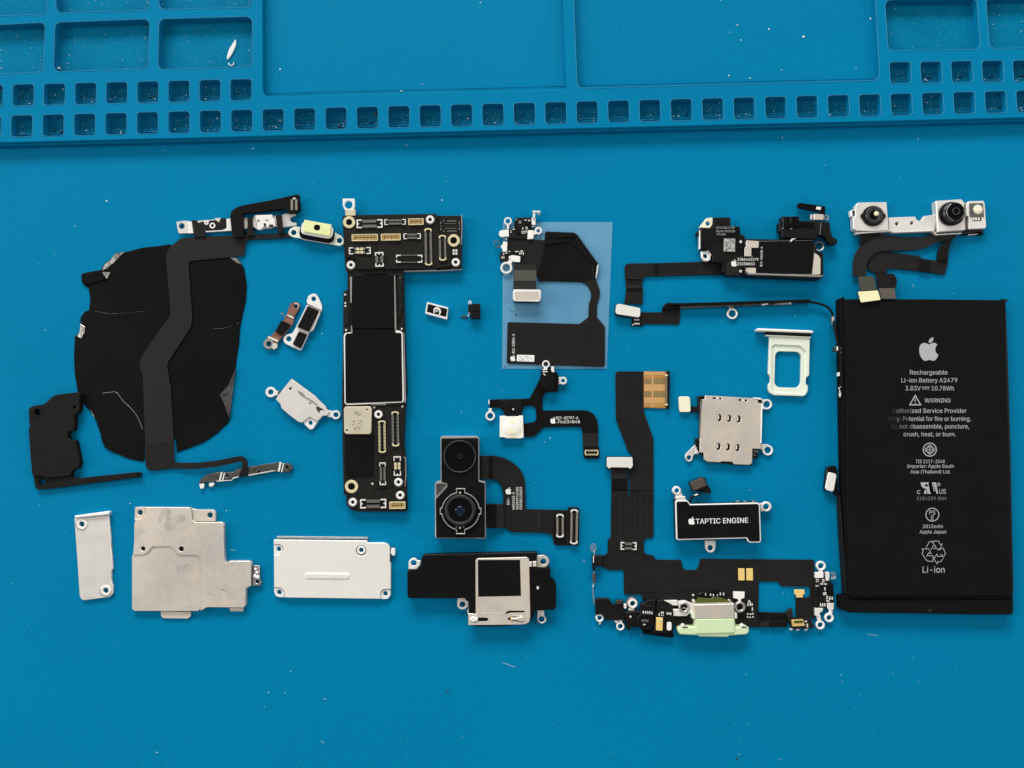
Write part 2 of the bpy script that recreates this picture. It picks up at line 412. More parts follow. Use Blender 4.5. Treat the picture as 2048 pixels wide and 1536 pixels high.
def conn(parent, c, Lg, Wd, ang, style, z, npin=12, name="connector"):
    """board connector: dark socket > end brackets or gold rim, rows of pins. px sizes; ang clockwise in the picture"""
    ca, sa = math.cos(math.radians(ang)), math.sin(math.radians(ang))
    tr = lambda pts: [(c[0] + p[0] * ca - p[1] * sa, c[1] + p[0] * sa + p[1] * ca) + tuple(p[2:]) for p in pts]
    hl, hw = Lg / 2, Wd / 2
    b = prism(name, parent, tr([(-hl, -hw, 1), (hl, -hw, 1), (hl, hw, 1), (-hl, hw, 1)]), z - .15, z + .3, "black_plastic", .04)
    if style == "gold":
        t = max(1.1, Wd * .14)
        prism("rim", b, tr([(-hl, -hw, 1.5), (hl, -hw, 1.5), (hl, hw, 1.5), (-hl, hw, 1.5)]), z + .2, z + .55, "gold_light", .05,
              [tr([(-hl + t, -hw + t), (hl - t, -hw + t), (hl - t, hw - t), (-hl + t, hw - t)])])
        for s in (-1, 1):
            prism("bracket", b, tr([(s * (hl - t * 1.6), -hw + t * 1.6), (s * (hl - t * 3.2), -hw + t * 1.6), (s * (hl - t * 3.2), hw - t * 1.6), (s * (hl - t * 1.6), hw - t * 1.6)]), z + .2, z + .5, "gold", .03,
                  [tr([(s * (hl - t * 2.1), -hw + t * 2.4), (s * (hl - t * 2.8), -hw + t * 2.4), (s * (hl - t * 2.8), hw - t * 2.4), (s * (hl - t * 2.1), hw - t * 2.4)])])
        x0, x1, pm, rows = -hl + t * 3.8, hl - t * 3.8, "gold", ((-hw * .62, -hw * .12), (hw * .12, hw * .62))
    elif style in ("silver", "goldend", "corner"):
        e = min(Wd * .62, Lg * .24); t = max(1.1, Wd * .15)
        for s in (-1, 1):
            if style == "corner":
                for q in (-1, 1):
                    prism("bracket", b, tr([(s * hl, q * hw), (s * (hl - e), q * hw), (s * (hl - e), q * (hw - t)), (s * (hl - t), q * (hw - t)), (s * (hl - t), q * (hw - e * .6)), (s * hl, q * (hw - e * .6))]), z + .2, z + .5, "solder", .03)
            else:
                prism("bracket", b, tr([(s * hl, -hw, 1), (s * (hl - e), -hw), (s * (hl - e), -hw + t), (s * (hl - t), -hw + t), (s * (hl - t), -t * .5), (s * (hl - t * 2), -t * .4), (s * (hl - t * 2), t * .4), (s * (hl - t), t * .5), (s * (hl - t), hw - t), (s * (hl - e), hw - t), (s * (hl - e), hw), (s * hl, hw, 1)]), z + .2, z + .5, "gold_light" if style == "goldend" else "solder", .03)
        x0, x1, pm = -hl + e * 1.15, hl - e * 1.15, "gold" if style == "goldend" else "pin_grey"
        rows = ((-hw * .9, -hw * .25), (hw * .25, hw * .9)) if style != "corner" else ((-hw, -hw * .8), (hw * .8, hw))
    else:   # long plug: pins down both sides, rounded metal ends
        e = Wd * .45; t = Wd * .16
        for s in (-1, 1):
            prism("bracket", b, tr([(s * (hl - e), -hw), (s * (hl - e * .35), -hw), (s * hl, -hw * .45), (s * hl, hw * .45), (s * (hl - e * .35), hw), (s * (hl - e), hw), (s * (hl - e), hw - t), (s * (hl - e * .6), hw - t * 1.3), (s * (hl - t), 0), (s * (hl - e * .6), -hw + t * 1.3), (s * (hl - e), -hw + t)]), z + .2, z + .6, "solder" if style == "long" else "gold_light", .03)
        x0, x1 = -hl + e * 1.1, hl - e * 1.1; pm = "pin_grey" if style == "longgrey" else ("gold_light" if style == "longgold" else "solder")
        if style == "long": pm = "pin_bright"
        rows = ((-hw, -hw * .42), (hw * .42, hw))
    st = (x1 - x0) / npin
    for ra, rb in rows:
        multi("pins", b, [tr([(x0 + st * (i + .2), ra), (x0 + st * (i + .8), ra), (x0 + st * (i + .8), rb), (x0 + st * (i + .2), rb)]) for i in range(npin)], z + .2, z + .42, pm)
    return b
mat("pin_bright", (0.62, 0.58, 0.46), 0.35, metal=0.7)

def smd(parent, fr, t, z, m="solder", h=.3, name="chip_parts"):
    """tiny soldered parts: 'x,y,w,h' in close-up pixels"""
    bx = []
    for w in t.split():
        v = [float(q) for q in w.split(',')]; bx.append([p[:2] for p in rect(fr.c(v[0], v[1]), fr.l(v[2]), fr.l(v[3]))])
    return multi(name, parent, bx, z, z + h, m)

# ================================================================ the mat
random.seed(4)
mat_root = thing("mat", "blue silicone repair mat with numbered screw cells and parts trays", "mat", 1024, 768)
del mat_root["category"]; mat_root["kind"] = "structure"
prism("mat_sheet", mat_root, [(-900, -900), (2950, -900), (2950, 2300), (-900, 2300)], -3.0, 0.0, "blue_silicone", 0.2)
cells = []
for k in range(-1, 38): cells.append((k, 43 + 62.86 * (k - 3), 252 - 1.548 * (k - 3)))
for i in range(-4, 9):
    n = 58 - i; cells.append((n, 46 + 62.3 * i - (0.2 * max(0, i - 4)), 190 - 1.45 * i)) if i < 8 else None
for i in range(0, 8): cells.append((50 - i, 1801 + 61.7 * i, 145.4 - 0.85 * i))
def poly(t): 
    out = []
    for w in t.split(): out.append(tuple(float(q) for q in w.split(',')))
    return out
tray_polys = [poly("-130,56,12 90,45,12 86,143,12 -130,154,12"), poly("110,45,13 299,38,13 296,137,13 107,143,13"), poly("318,38,13 504,33,13 504,133,13 316,139,13"),
    poly("-130,-170,12 95,-170,12 93,27,12 -130,37,12"), poly("112,-170,13 301,-170,13 298,20,13 112,25,13"), poly("319,-170,13 505,-170,13 503,14,13 318,18,13"),
    poly("523,-420,14 1108,-420,14 1133,177,15 1125,177.3,2 526,193,15"), poly("1132,-420,14 1728,-420,14 1760,160,15 1155,176,15"),
    poly("1770,0,13 1954,-3,13 1961,98,13 1777,101,13"), poly("1972,-4,13 2170,-8,13 2178,91,13 1980,97,13"),
    poly("1762,-190,13 1946,-190,13 1952,-20,13 1769,-17,13"), poly("1964,-190,13 2150,-190,13 2158,-24,13 1971,-21,13")]
cell_polys = []
for n, x, y in cells:
    sk = (x - 700) * .00004 * 21
    cell_polys.append([(x - 21 - sk, y - 21, 6.5), (x + 21 - sk, y - 22, 6.5), (x + 21.5 + sk, y + 20.5, 6.5), (x - 20.5 + sk, y + 21.5, 6.5)])
prism("tray_grid", mat_root, [(-260, 292, 6), (-260, -480), (2330, -480), (2330, 229, 6)], 0.004, 2.6, "blue_silicone", 0.24, tray_polys + cell_polys)
prism("front_lip", mat_root, [(-260, 297), (-260, 291), (2330, 228), (2330, 234)], 0.0, 1.9, "blue_silicone", 0.5)
prism("cell_floor", mat_root, [(-250, 278), (-250, -470), (2320, -470), (2320, 216)], 0.002, 0.35, "dusty_blue_floor", 0.02)
prism("tray_floor", mat_root, [(530, 187), (522, -420), (1728, -420), (1755, 157)], 0.3, 0.42, "blue_silicone", 0.02)
def grow(pts, d):
    cx = sum(p[0] for p in pts) / len(pts); cy = sum(p[1] for p in pts) / len(pts)
    return [(p[0] + math.copysign(d, p[0] - cx), p[1] + math.copysign(d, p[1] - cy), p[2] + d * .6) for p in pts]
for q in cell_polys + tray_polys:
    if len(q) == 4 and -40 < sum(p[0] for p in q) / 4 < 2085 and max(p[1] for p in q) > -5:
        prism("cell_lip", mat_root, grow(q, 1.3), 2.4, 2.68, "lip_highlight_blue", .05, [q])
for n, x, y in cells:
    if -30 < x < 2075 and n > 0:
        txt(mat_root, str(n), (x + 1.5, y + 4.5), 24 if n > 9 else 11, 18, 0.47, "dusty_numeral", 1.3, "number")

def flake(c, r):
    n = random.randint(4, 6); a0 = random.random() * 6.28; e = random.uniform(.35, 1)
    return [(c[0] + r * math.cos(a0 + 6.28 * i / n) * random.uniform(.6, 1), c[1] + r * e * math.sin(a0 + 6.28 * i / n) * random.uniform(.6, 1)) for i in range(n)]
low, high = [], []
for x, y, r in [(213, 402, 3), (506, 297, 2.6), (613, 279, 2), (813, 290, 1.6), (314, 1505, 2), (1563, 140, 2), (560, 138, 2), (802, 182, 2.6), (845, 168, 1.6),
                (1475, 50, 2.2), (1482, 80, 2.4), (1538, 58, 2), (1607, 73, 3), (1741, 37, 2.6), (1712, 137, 2), (1458, 151, 2), (1500, 156, 2), (1634, 165, 1.8), (961, 5, 2.6),
                (1868, 236, 1.6), (1283, 263, 1.6), (1836, 278, 1.6), (150, 452, 1.5), (644, 667, 1.5), (884, 400, 1.6), (1100, 876, 1.5), (1282, 1271, 1.6), (1565, 275, 1.4),
                (537, 1385, 1.3), (570, 1386, 1.3), (582, 1343, 1.1), (1682, 1350, 1.2), (1500, 980, 1.3), (90, 660, 1.3), (330, 300, 1.1), (185, 1180, 1.1), (1650, 330, 1.2), (260, 1007, 1.4), (453, 1021, 1.3)]:
    (high if y < 200 else low).append(flake((x, y), r))
low += [[p[:2] for p in rect((x, y), l * .8, .32, a)] for x, y, l, a in ((1745, 1270, 26, 6), (1018, 1330, 34, 20), (1168, 1122, 10, 40), (1826, 571, 8, 60), (645, 1484, 9, 40), (650, 1398, 7, -20), (466, 1100, 12, 10))]
low += [flake((random.uniform(0, 2048), random.uniform(310, 1536)), random.uniform(.4, .9)) for _ in range(130)]
for _ in range(330):
    n, x, y = random.choice([c for c in cells if -30 < c[1] < 2080])
    s = random.choice((0, 1, 2)); u = random.uniform(-17, 17); v = random.uniform(-16, 18)
    if s == 1: v = random.uniform(12, 19)
    if s == 2: u = random.choice((-1, 1)) * random.uniform(12, 18)
    high.append(flake((x + u, y + v), random.choice((.5, .6, .7, .8, 1.0, 1.3, 1.9))))
for _ in range(140):
    t = random.choice([(115, 45, 290, 138), (322, 40, 498, 132), (0, 52, 82, 140), (530, 0, 1120, 183), (1165, 0, 1750, 155), (1782, 4, 1952, 96), (1985, 0, 2045, 90), (120, 0, 295, 18), (325, 0, 500, 12)])
    x = random.uniform(t[0], t[2]); y = random.uniform(t[1], t[3])
    if random.random() < .5: x = random.choice((t[0], t[2])) + random.uniform(-3, 5) ; x = min(max(x, t[0]), t[2])
    high.append(flake((x, y), random.choice((.4, .5, .6, .8, 1.1))))
d1 = multi("dust", None, low, 0.0, 0.08, "dust_white"); d1["label"] = "tiny white dust specks scattered on the open mat surface"; d1["category"] = "dust"
d2 = multi("dust", None, high, 0.36, 0.52, "dust_white"); d2["label"] = "white dust and crumbs lying in the numbered cells and trays"; d2["category"] = "dust"
t = thing("plastic_shaving", "long white plastic shaving lying in a corner tray", "shaving", 462, 100)
prism("shaving", t, spline(M1("1377,230 1380,262 1358,312 1333,346 1327,336 1338,292 1358,258"), 3, True), .42, .75, "dust_white", .08)
t = thing("plastic_curl", "small curled white plastic shred below the long shaving", "shaving", 462, 127)
tube("curl", t, [(*M1.c(x, y), .65) for x, y in ((1338, 368), (1342, 380), (1354, 384), (1366, 379), (1367, 366))], .16, "dust_white")
t = thing("plastic_chip", "pale crumb in the corner of the tray beside the shaving's tray", "crumb", 115, 136)
prism("crumb", t, M1("330,388 345,392 350,402 338,403 328,396"), .36, .8, "ceramic", .06)
for lab, c in (("dark crumb in the cell numbered 13", (678, 251)), ("brown crumb in the cell numbered 14", (751, 228)), ("rusty grain in the lower corner of the cell marked 4", (121, 262))):
    t = thing("crumb", lab, "crumb", *c); prism("grain", t, flake(c, 4.0), .36, .9, "brown_grey" if "dark" not in lab else "dark_grey", .06)
t = thing("crumb", "single dark speck on the bare mat below the loudspeaker", "crumb", 1474, 1518); prism("grain", t, rect((1474, 1518), 2, 5, 20), 0, .2, "dark_grey", .03)
t = thing("crumb", "small brown grain on the bare mat under the loudspeaker", "crumb", 895, 1382); prism("grain", t, flake((895, 1382), 2.2), 0, .25, "brown_grey", .03)

# ================================================================ black graphite sheet
t = thing("graphite_sheet", "large torn black graphite sheet lying under the zigzag cable", "sheet", 320, 700)
prism("sheet", t, A("545,308 480,318 400,326 320,348 265,352 235,388 205,408 185,442 110,455,10 85,462,10 83,500,10 100,522 122,535 130,590 125,650 100,662 80,690 78,715 92,735 70,770 50,790 45,900 50,985 65,1075 90,1130 150,1200 185,1300 205,1365 260,1395 330,1425 400,1440 412,1430 412,1320 575,1320 582,1391 650,1367 720,1340 790,1292 850,1235 855,1215 862,1130 880,1010 885,960 892,900 905,820 910,740 920,690 940,600 945,520 930,430 905,392 850,375 600,340"), 0.0, 0.34, "graphite", .1)
prism("raised_layer", t, A("132,485,6 440,480,6 432,655,6 132,648,6"), .3, .40, "graphite", .05)
prism("raised_layer", t, A("745,400,20 900,410,30 925,480,20 930,610,10 905,715,10 850,738 760,745,6"), .3, .40, "graphite", .05)
prism("foil_tear", t, A("235,390 262,356 318,346 290,366 258,400 222,430 190,446 206,412"), .25, .5, "foil", .08)
prism("foil_tear", t, A("192,452 237,455 216,490 203,478"), .25, .52, "foil", .06)
prism("foil_tear", t, A("80,722 103,738 98,772 85,800 62,788 74,765"), .25, .55, "foil", .06)
prism("foil_tear", t, A("887,955 878,1020 864,1130 855,1220 832,1150 804,1092 850,1042"), .2, .75, "foil_dark", .08)
prism("foil_tear", t, A("858,377 895,381 920,414 896,406"), .25, .5, "foil", .05)
prism("foil_tear", t, A("130,1165 150,1200 155,1212 142,1195"), .2, .45, "foil", .04)
prism("fold", t, A("205,1365 185,1310 215,1340 265,1388 250,1392"), .2, .6, "graphite", .08)
prism("fold", t, A("85,465 120,460 190,455 215,490 160,505 105,520 86,500"), .25, .75, "graphite", .12)
tube("crease", t, [(*A.c(x, y), .36) for x, y in ((195, 1084), (235, 1079), (268, 1079), (300, 1121), (350, 1170), (382, 1216), (403, 1272))], .055, "silver_grey")
tube("crease", t, [(*A.c(x, y), .33) for x, y in ((150, 656), (220, 668), (300, 668), (370, 660), (430, 655))], .04, "foil_dark")
tube("crease", t, [(*A.c(x, y), .33) for x, y in ((770, 748), (820, 746), (858, 738), (880, 722), (905, 720))], .05, "foil_dark")

# ================================================================ side button cable
t = thing("button_cable", "long zigzag charcoal ribbon cable with metal button brackets, over the black sheet", "ribbon cable", 330, 700)
main = [(359.3, 477.2, 4), (387.5, 473.7), (463, 471), (491, 468.4), (580.8, 466.5), (582.6, 475.5), (496, 479.9, 4), (491, 487), (489.4, 508.9, 5), (484, 512), (380, 521.8, 5), (376.5, 528, 4), (384.6, 635, 10),
        (381.5, 655, 6), (333.5, 728, 6), (341.3, 777.3), (347, 869.5), (348, 925, 3), (346, 937), (299, 941.8, 10), (290.6, 933, 4), (288.7, 846.5), (285.6, 754), (278, 731, 8), (283.7, 712, 8), (341.3, 629.4, 4), (337.5, 585), (331.7, 516, 8), (335.6, 498.7, 8)]
fl = prism("flex", t, main, .45, .62, "flex_grey", .05)
prism("stiffener", t, A("420,1343 566,1338 568,1445 560,1473 440,1486,14 420,1464,14"), .6, .68, "flex_black", .03)
prism("stiffener", t, B("275,595 700,578 705,800 290,832"), .6, .67, "flex_grey", .03)
ribbon("tail_strip", t, [(345, 930.5, .66, 12), (370, 931.5, .9, 12), (398, 931, 1.1, 12.5), (437, 926.6, 1.2, 12.5), (470, 919.8, 1.3, 12), (483, 918.2, 1.4, 11.5), (489.6, 925, 1.5, 11.5), (488.6, 938, 1.5, 11.5), (486.6, 951.5, 1.35, 12.5)], .15, "flex_black", 5)
br = prism("volume_bracket", t, D("250,772 272,692 330,670 370,620,20 560,580 700,580 880,570 900,525 970,512 1120,480 1300,455 1420,430 1680,397 1760,418 1830,412 1890,450,20 1912,500,20 1890,550,20 1830,577 1620,560 1560,545 1130,632 950,655 840,690 830,715 700,737 560,737 340,748 262,776"), .15, 1.0, "steel_dark", .12,  # dark reflection on the metal put into its steel colour
           [circ(D.c(1812, 488), D.l(26), 14), circ(D.c(752, 640), D.l(24), 14)])
for q in ("640,573 668,573 628,737 600,737", "695,583 712,585 676,737 652,737", "1685,393 1718,398 1684,562 1650,562", "1745,416 1764,420 1730,577 1710,572"):
    prism("ridge", br, D(q), .9, 1.15, "steel_bright", .04)
prism("edge_flange", br, D("1130,618 1560,540 1620,552 1560,560 1130,640"), .9, 1.06, "steel", .03)
prism("edge_flange", br, D("560,728 830,712 850,672 955,648 955,660 850,692 838,720 560,742"), .9, 1.06, "steel_bright", .03)
prism("contact_tab", br, D("250,780 335,772 340,800 330,862 272,866"), .3, .8, "ceramic", .08)
prism("contact_tab", br, D("425,766 510,758 518,790 482,830 430,826"), .3, .8, "ceramic", .08)
prism("slot", br, D("1205,545 1240,512 1262,520 1230,552"), .98, 1.02, "black_gloss", .01)
prism("slot", br, D("1278,600 1300,540 1335,538 1340,590 1375,605 1330,622"), .98, 1.05, "black_gloss", .01)
prism("cable_clamp", br, D("965,590 1095,580 1118,640 968,655"), 1.0, 1.3, "flex_dark", .06)

pb = prism("power_bracket", t, B("70,418,8 170,405 245,420 300,410 380,400 690,385 700,520 400,537 270,547 100,552,10 90,530"), .3, .95, "steel", .08, [circ(B.c(131, 466), B.l(34), 20)])
prism("ridge", pb, B("205,410 245,418 262,548 205,550"), .9, 1.1, "steel_bright", .06)
prism("flex_cover", pb, B("245,400,4 300,400,4 320,432 375,412 390,440 430,455 445,405 520,400 560,432 580,378 638,378 645,480,20 600,510 410,525 395,590 275,590"), .9, 1.12, "flex_black", .05)
ring("rivet", pb, B.c(481, 461), B.l(34), B.l(17), 1.0, 1.3, "steel_bright")
ring("rivet", pb, B.c(413, 430), B.l(24), B.l(12), 1.0, 1.25, "steel_bright")
prism("dimple_plate", pb, B("505,378 575,375 560,418 535,412"), 1.0, 1.2, "steel", .04)
prism("clip", pb, B("640,385 690,383 700,518 410,536 402,525 600,512 645,490"), .95, 1.2, "steel_bright", .05)
mb = prism("mute_bracket", t, B("840,375 880,370 890,385 940,380 960,345 1160,335 1180,350 1270,345 1310,325 1420,322,8 1430,345 1380,360,10 1362,390,10 1385,425,10 1440,430,8 1440,460,8 1290,480 1190,470 1150,490 1020,505 970,490 940,470 840,500 825,490"), .35, .95, "steel", .07)
prism("clip", mb, B("970,343 1160,336 1166,370 1192,402 1200,468 1170,472 1135,450 1112,490 1082,462 1032,508 990,508 975,372"), .9, 1.7, "steel_bright", .12, [B("988,392 1020,396 1015,428 986,420"), B("1080,392 1125,394 1124,412 1080,410")])
prism("clip", mb, B("1062,440 1085,430 1095,462 1075,472"), 1.65, 1.75, "black_gloss", .02)
prism("clip", mb, B("1128,450 1175,448 1172,475 1140,472"), 1.65, 1.75, "black_gloss", .02)
prism("strap", t, B("880,375 935,370 940,500 962,572 880,574"), .5, 1.35, "flex_black", .06)
prism("strap", t, B("1200,345 1265,340 1280,545 1230,550"), .5, 1.8, "flex_black", .06)
ub = prism("upper_cable", t, spline(B("685,400 690,320 740,265 830,230 1000,198 1180,165 1330,130 1438,106"), 4)[:-1] + B("1440,105 1470,112,10 1478,280,20 1450,310,14 1345,325,10 1322,285,8 1310,270,8 1240,275 1060,300 830,325,6 828,380 835,480 835,595 720,595 702,520"), .9, 1.9, "flex_dark", .1)
for x in (1386, 1436):
    multi("pins", ub, [[p[:2] for p in rect(B.c(x, 168 + i * 9.4), B.l(26), B.l(6))] for i in range(13)], 1.85, 2.1, "pin_bright")
prism("contact_frame", ub, B("1398,146 1424,142 1430,160 1400,163"), 1.85, 2.15, "solder", .03)

# ================================================================ small button with gasket
t = thing("switch_button", "small lime padded button on an eared metal plate beside the circuit board", "button", *B.c(1670, 550))
prism("plate", t, B("1342,545,20 1362,498,20 1420,470,20 1490,480 1880,545 1950,580,14 1977,622,14 1976,670,14 1932,693,14 1500,612 1400,592 1360,575,14"), .5, 1.0, "mint_white", .08, [circ(B.c(1406, 541), B.l(31), 20), circ(B.c(1928, 632), B.l(31), 20)])
prism("gasket", t, rect(B.c(1668, 548), B.l(400), B.l(175), 10, B.l(80)), .9, 1.9, "black_gloss", .25)
prism("gasket_lip", t, rect(B.c(1668, 572), B.l(395), B.l(150), 10, B.l(70)), .95, 1.25, "steel_bright", .08)
prism("rim", t, rect(B.c(1672, 512), B.l(365), B.l(150), 10, B.l(60)), 1.8, 2.2, "steel_bright", .1)
prism("pad", t, B("1528,394,6 1836,450,6 1816,582,6 1514,528,6"), 2.1, 2.7, "lime_pad", .08, [rect(B.c(1672, 484), B.l(72), B.l(66), 8, B.l(30))])
prism("pad_hole", t, rect(B.c(1672, 484), B.l(70), B.l(64), 8, B.l(30)), 2.1, 2.35, "black_gloss", .02)

# ================================================================ black plastic bracket
t = thing("plastic_bracket", "matte black L-shaped plastic bracket with a long thin arm, beside the black sheet", "bracket", 120, 890)
prism("plate", t, C("105,372,30 150,335,20 290,312 330,290 420,205 470,187 740,155,8 766,172,8 766,380,14 740,420 700,450 695,610 685,650,14 635,660,14 608,690,20 608,740,20 640,765,14 700,772,10 716,800 766,1060,10 740,1130,10 690,1145 655,1180 645,1225 330,1262 262,1232,14 168,1230 150,1200 120,850 105,620 128,588,8 112,545"), 0, 1.7, "bracket_black", .16, [circ(C.c(222, 412), C.l(42), 18), circ(C.c(695, 350), C.l(20), 14)])
prism("arm", t, C("186,1340 168,1228 262,1230 332,1264 648,1226 660,1225 690,1250,14 740,1257 1480,1180 1540,1184,12 1552,1212,12 1510,1247,10 460,1382 240,1407,20 200,1390,20"), 0, 1.0, "bracket_black", .14, [circ(C.c(280, 1310), C.l(44), 18)])
prism("raised_patch", t, C("615,240,8 760,232 762,376,10 738,412 694,452 620,465"), 1.6, 1.85, "bracket_black", .06, [circ(C.c(695, 350), C.l(20), 14)])
ring("boss", t, C.c(222, 412), C.l(66), C.l(42), 1.6, 1.85, "bracket_black", .08)
prism("arm_tip", t, rect(C.c(1518, 1212), C.l(62), C.l(58), -6, C.l(25)), .9, 1.25, "black_gloss", .1)

# ================================================================ small brackets
t = thing("copper_bracket", "narrow copper coloured bracket with black pad and looped ends", "bracket", *H.c(270, 410))
prism("bar", t, H("345,238 360,195,14 400,172,14 440,178,14 461,205,14 446,250 415,300 400,320 385,400 350,440 265,545 245,568 225,590 225,640 190,658 150,650 130,655,20 92,632,20 85,600,20 100,570,14 130,530 170,520 185,500 210,470 270,370 300,355 325,300"), .2, .75, "copper", .09, [circ(H.c(420, 215), H.l(24), 18), circ(H.c(140, 603), H.l(27), 18)])
prism("pad", t, H("275,362,6 355,402,6 338,440 262,520,6 205,475,6 258,378"), .7, 1.4, "black_foam", .12)
prism("ridge", t, H("322,298 392,330 396,348 322,312"), .7, 1.0, "steel_bright", .04)
prism("ridge", t, H("132,523 240,568 232,584 134,540"), .7, 1.0, "steel_bright", .04)
ring("eyelet", t, H.c(140, 603), H.l(54), H.l(28), .5, .9, "silver_grey")
prism("end_tab", t, H("182,600 226,598 226,642 190,661 172,642"), .3, .95, "steel", .06)
tube("spring_loop", t, [(*H.c(x, y), 1.0) for x, y in ((262, 295), (278, 288), (285, 305), (300, 322), (318, 318), (330, 296))], .1, "copper")
tube("eyelet_wire", t, [(*H.c(x, y), .9) for x, y in ((405, 192), (432, 196), (446, 218), (432, 240))], .08, "steel_bright")

t = thing("padded_bracket", "bright silver bracket with two black foam pads, beside the copper bracket", "bracket", *H.c(500, 390))
prism("plate", t, H("528,168 545,110,14 590,87,18 625,92,14 650,130 683,205,6 684,240 686,265 655,285 668,290 600,450 580,476 556,480 545,500 530,545 470,668,6 450,666 310,602,14 290,572,14 292,535,14 320,505,14 360,500 385,490 400,465 420,430 536,190"), .15, .7, "steel_bright", .08, [circ(H.c(600, 142), H.l(25), 20), circ(H.c(345, 552), H.l(28), 20)])
prism("pad", t, H("540,212,6 650,262,6 545,478,6 432,430,6"), .65, 1.4, "black_foam", .12)
prism("pad", t, H("448,472,12 528,505,10 462,650,10 383,605,12"), .65, 1.4, "black_foam", .12)
prism("side_flange", t, H("668,288 600,450 580,474 560,470 582,462 648,290"), .6, 1.25, "steel", .05)
prism("ridge", t, H("535,186 686,256 684,268 532,198"), .65, .85, "steel_edge", .04)

t = thing("spring_cover", "silver slanted cover plate with three screw tabs and a dark spring slit", "cover plate", *H.c(480, 1220))
prism("plate", t, H("372,960,10 620,1142,8 640,1168 722,1246 728,1270 762,1296 738,1336 690,1342 640,1396 560,1350 510,1388 480,1410 440,1400 360,1340 270,1262 260,1222 213,1170,6 238,1128"), .2, 1.25, "steel_soft", .12, [circ(H.c(360, 1062), H.l(13), 12, H.l(19), 30)])
tab(t, H.c(160, 1097), H.l(54), H.l(29), H.c(235, 1108), H.l(46), .1, .6)
tab(t, H.c(828, 1330), H.l(46), H.l(27), H.c(745, 1316), H.l(66), .1, .7)
prism("screw_tab", t, H("494,1400 530,1360,14 562,1352,10 642,1400 592,1476,6 560,1480 510,1430"), .1, .8, "steel_bright", .08, [circ(H.c(568, 1412), H.l(23), 18)])
prism("spring_leaf", t, H("436,1082 462,1092 505,1135 560,1165 612,1200 645,1238 640,1242 605,1212 552,1178 500,1150 455,1118"), 1.2, 1.42, "steel_edge", .05)
prism("slit", t, H("440,1080 475,1098 512,1136 498,1132 470,1112 450,1105"), 1.2, 1.3, "black_gloss", .01)
prism("slit", t, H("620,1256 645,1244 690,1268 712,1282 668,1282 655,1312 640,1290"), 1.2, 1.3, "dark_grey", .02)
prism("tab_neck", t, H("228,1118 250,1080 264,1086 244,1128"), .3, 1.0, "brown_grey", .06)
txt(t, "+", H.c(562, 1205), H.l(36), H.l(44), 1.28, "steel_dark", 15, "mark")

t = thing("framed_switch", "tiny white framed rectangular switch with a silver ring in its middle", "switch", *I.c(490, 460))
prism("frame", t, I("205,205,20 826,365,20 790,716,20 150,545,20"), 0, 1.1, "steel_bright", .1, [I("238,262 800,412 768,648 196,495")])
prism("pad", t, I("238,262 800,412 768,648 196,495"), 0, .9, "black_foam", .05)
prism("contact", t, spline(I("400,520 395,430 440,370 510,355 580,395 615,470 600,545 570,585 540,580 565,520 550,450 500,418 440,425 425,480 440,520"), 3, True), .85, 1.25, "steel_bright", .06)
prism("contact", t, I("455,440,10 530,452,10 520,500 450,495"), .85, 1.2, "steel", .05)

t = thing("tiny_microphone", "tiny matte black block with a wire hook and frayed metal foot", "microphone", *I.c(1600, 460))
prism("body", t, I("1405,282,10 1530,268 1540,258 1750,246,14 1758,640,20 1740,682 1480,672 1462,505 1405,492"), .1, 1.8, "black_plastic", .14)
prism("step", t, I("1545,452 1752,448 1750,482 1545,486"), 1.7, 1.9, "black_gloss", .04)
tube("hook", t, [(*I.c(x, y), 1.2) for x, y in ((1428, 262), (1432, 200), (1462, 175), (1490, 198), (1488, 262))], .13, "steel_bright")
tube("hook", t, [(*I.c(x, y), 1.0) for x, y in ((1432, 505), (1438, 560), (1420, 605), (1390, 628))], .14, "steel_bright")
prism("foot", t, I("1180,632 1260,600 1340,612 1400,640 1330,662 1250,655"), 0, .4, "steel_dark", .05)

# ================================================================ main circuit board
t = thing("circuit_board", "long T-shaped black circuit board with gold and silver connectors", "circuit board", 760, 720)
outl = [(684.8, 432, 3), (708, 430), (872.4, 427.2, 2), (873.7, 431.3), (922, 431.3, 3), (923.5, 480), (923, 539, 2), (808.3, 542), (806.7, 543.6), (807.6, 583.7), (809.4, 653), (814, 782), (811, 815.6), (807.5, 887.5), (811.4, 914), (814.5, 1018.8), (812, 1023, 2), (717, 1023.4), (703.6, 1020, 3), (693.4, 1011, 3), (692.7, 992), (687, 987.5), (684.8, 862.5), (683.7, 795), (686.4, 667.5), (686.4, 583.7), (694.6, 580), (695.5, 545.5), (690.5, 538.6), (689, 515)]
bd = prism("board", t, outl, .2, 1.7, "pcb_black", .08)
prism("upper_board", t, E("118,392,14 1470,352,10 1492,375 1492,560 1690,850 1690,1120,10 1500,1140 1490,1150 320,1160 305,1005,10 155,990"), 1.6, 2.3, "pcb_black", .1)
prism("edge_shield", t, E("1842,360 1858,360 1862,580 1848,800 1840,800 1850,580"), .3, 2.2, "steel_edge", .05)
prism("edge_shield", t, E("1005,1180 1480,1165 1490,1175 1850,1155 1850,1166 1500,1186 1010,1192"), .3, 1.9, "steel_edge", .05)
prism("ground_bracket", t, E("110,125,8 285,125,8 290,240 272,272 296,300 296,366 150,366 148,300 128,265 112,215"), 1.2, 2.0, "steel_bright", .09, [circ(E.c(197, 215), E.l(59), 26)])
prism("ground_bracket_foot", t, E("150,285 296,280 296,372 152,372"), 1.6, 2.2, "pale_gold", .08)
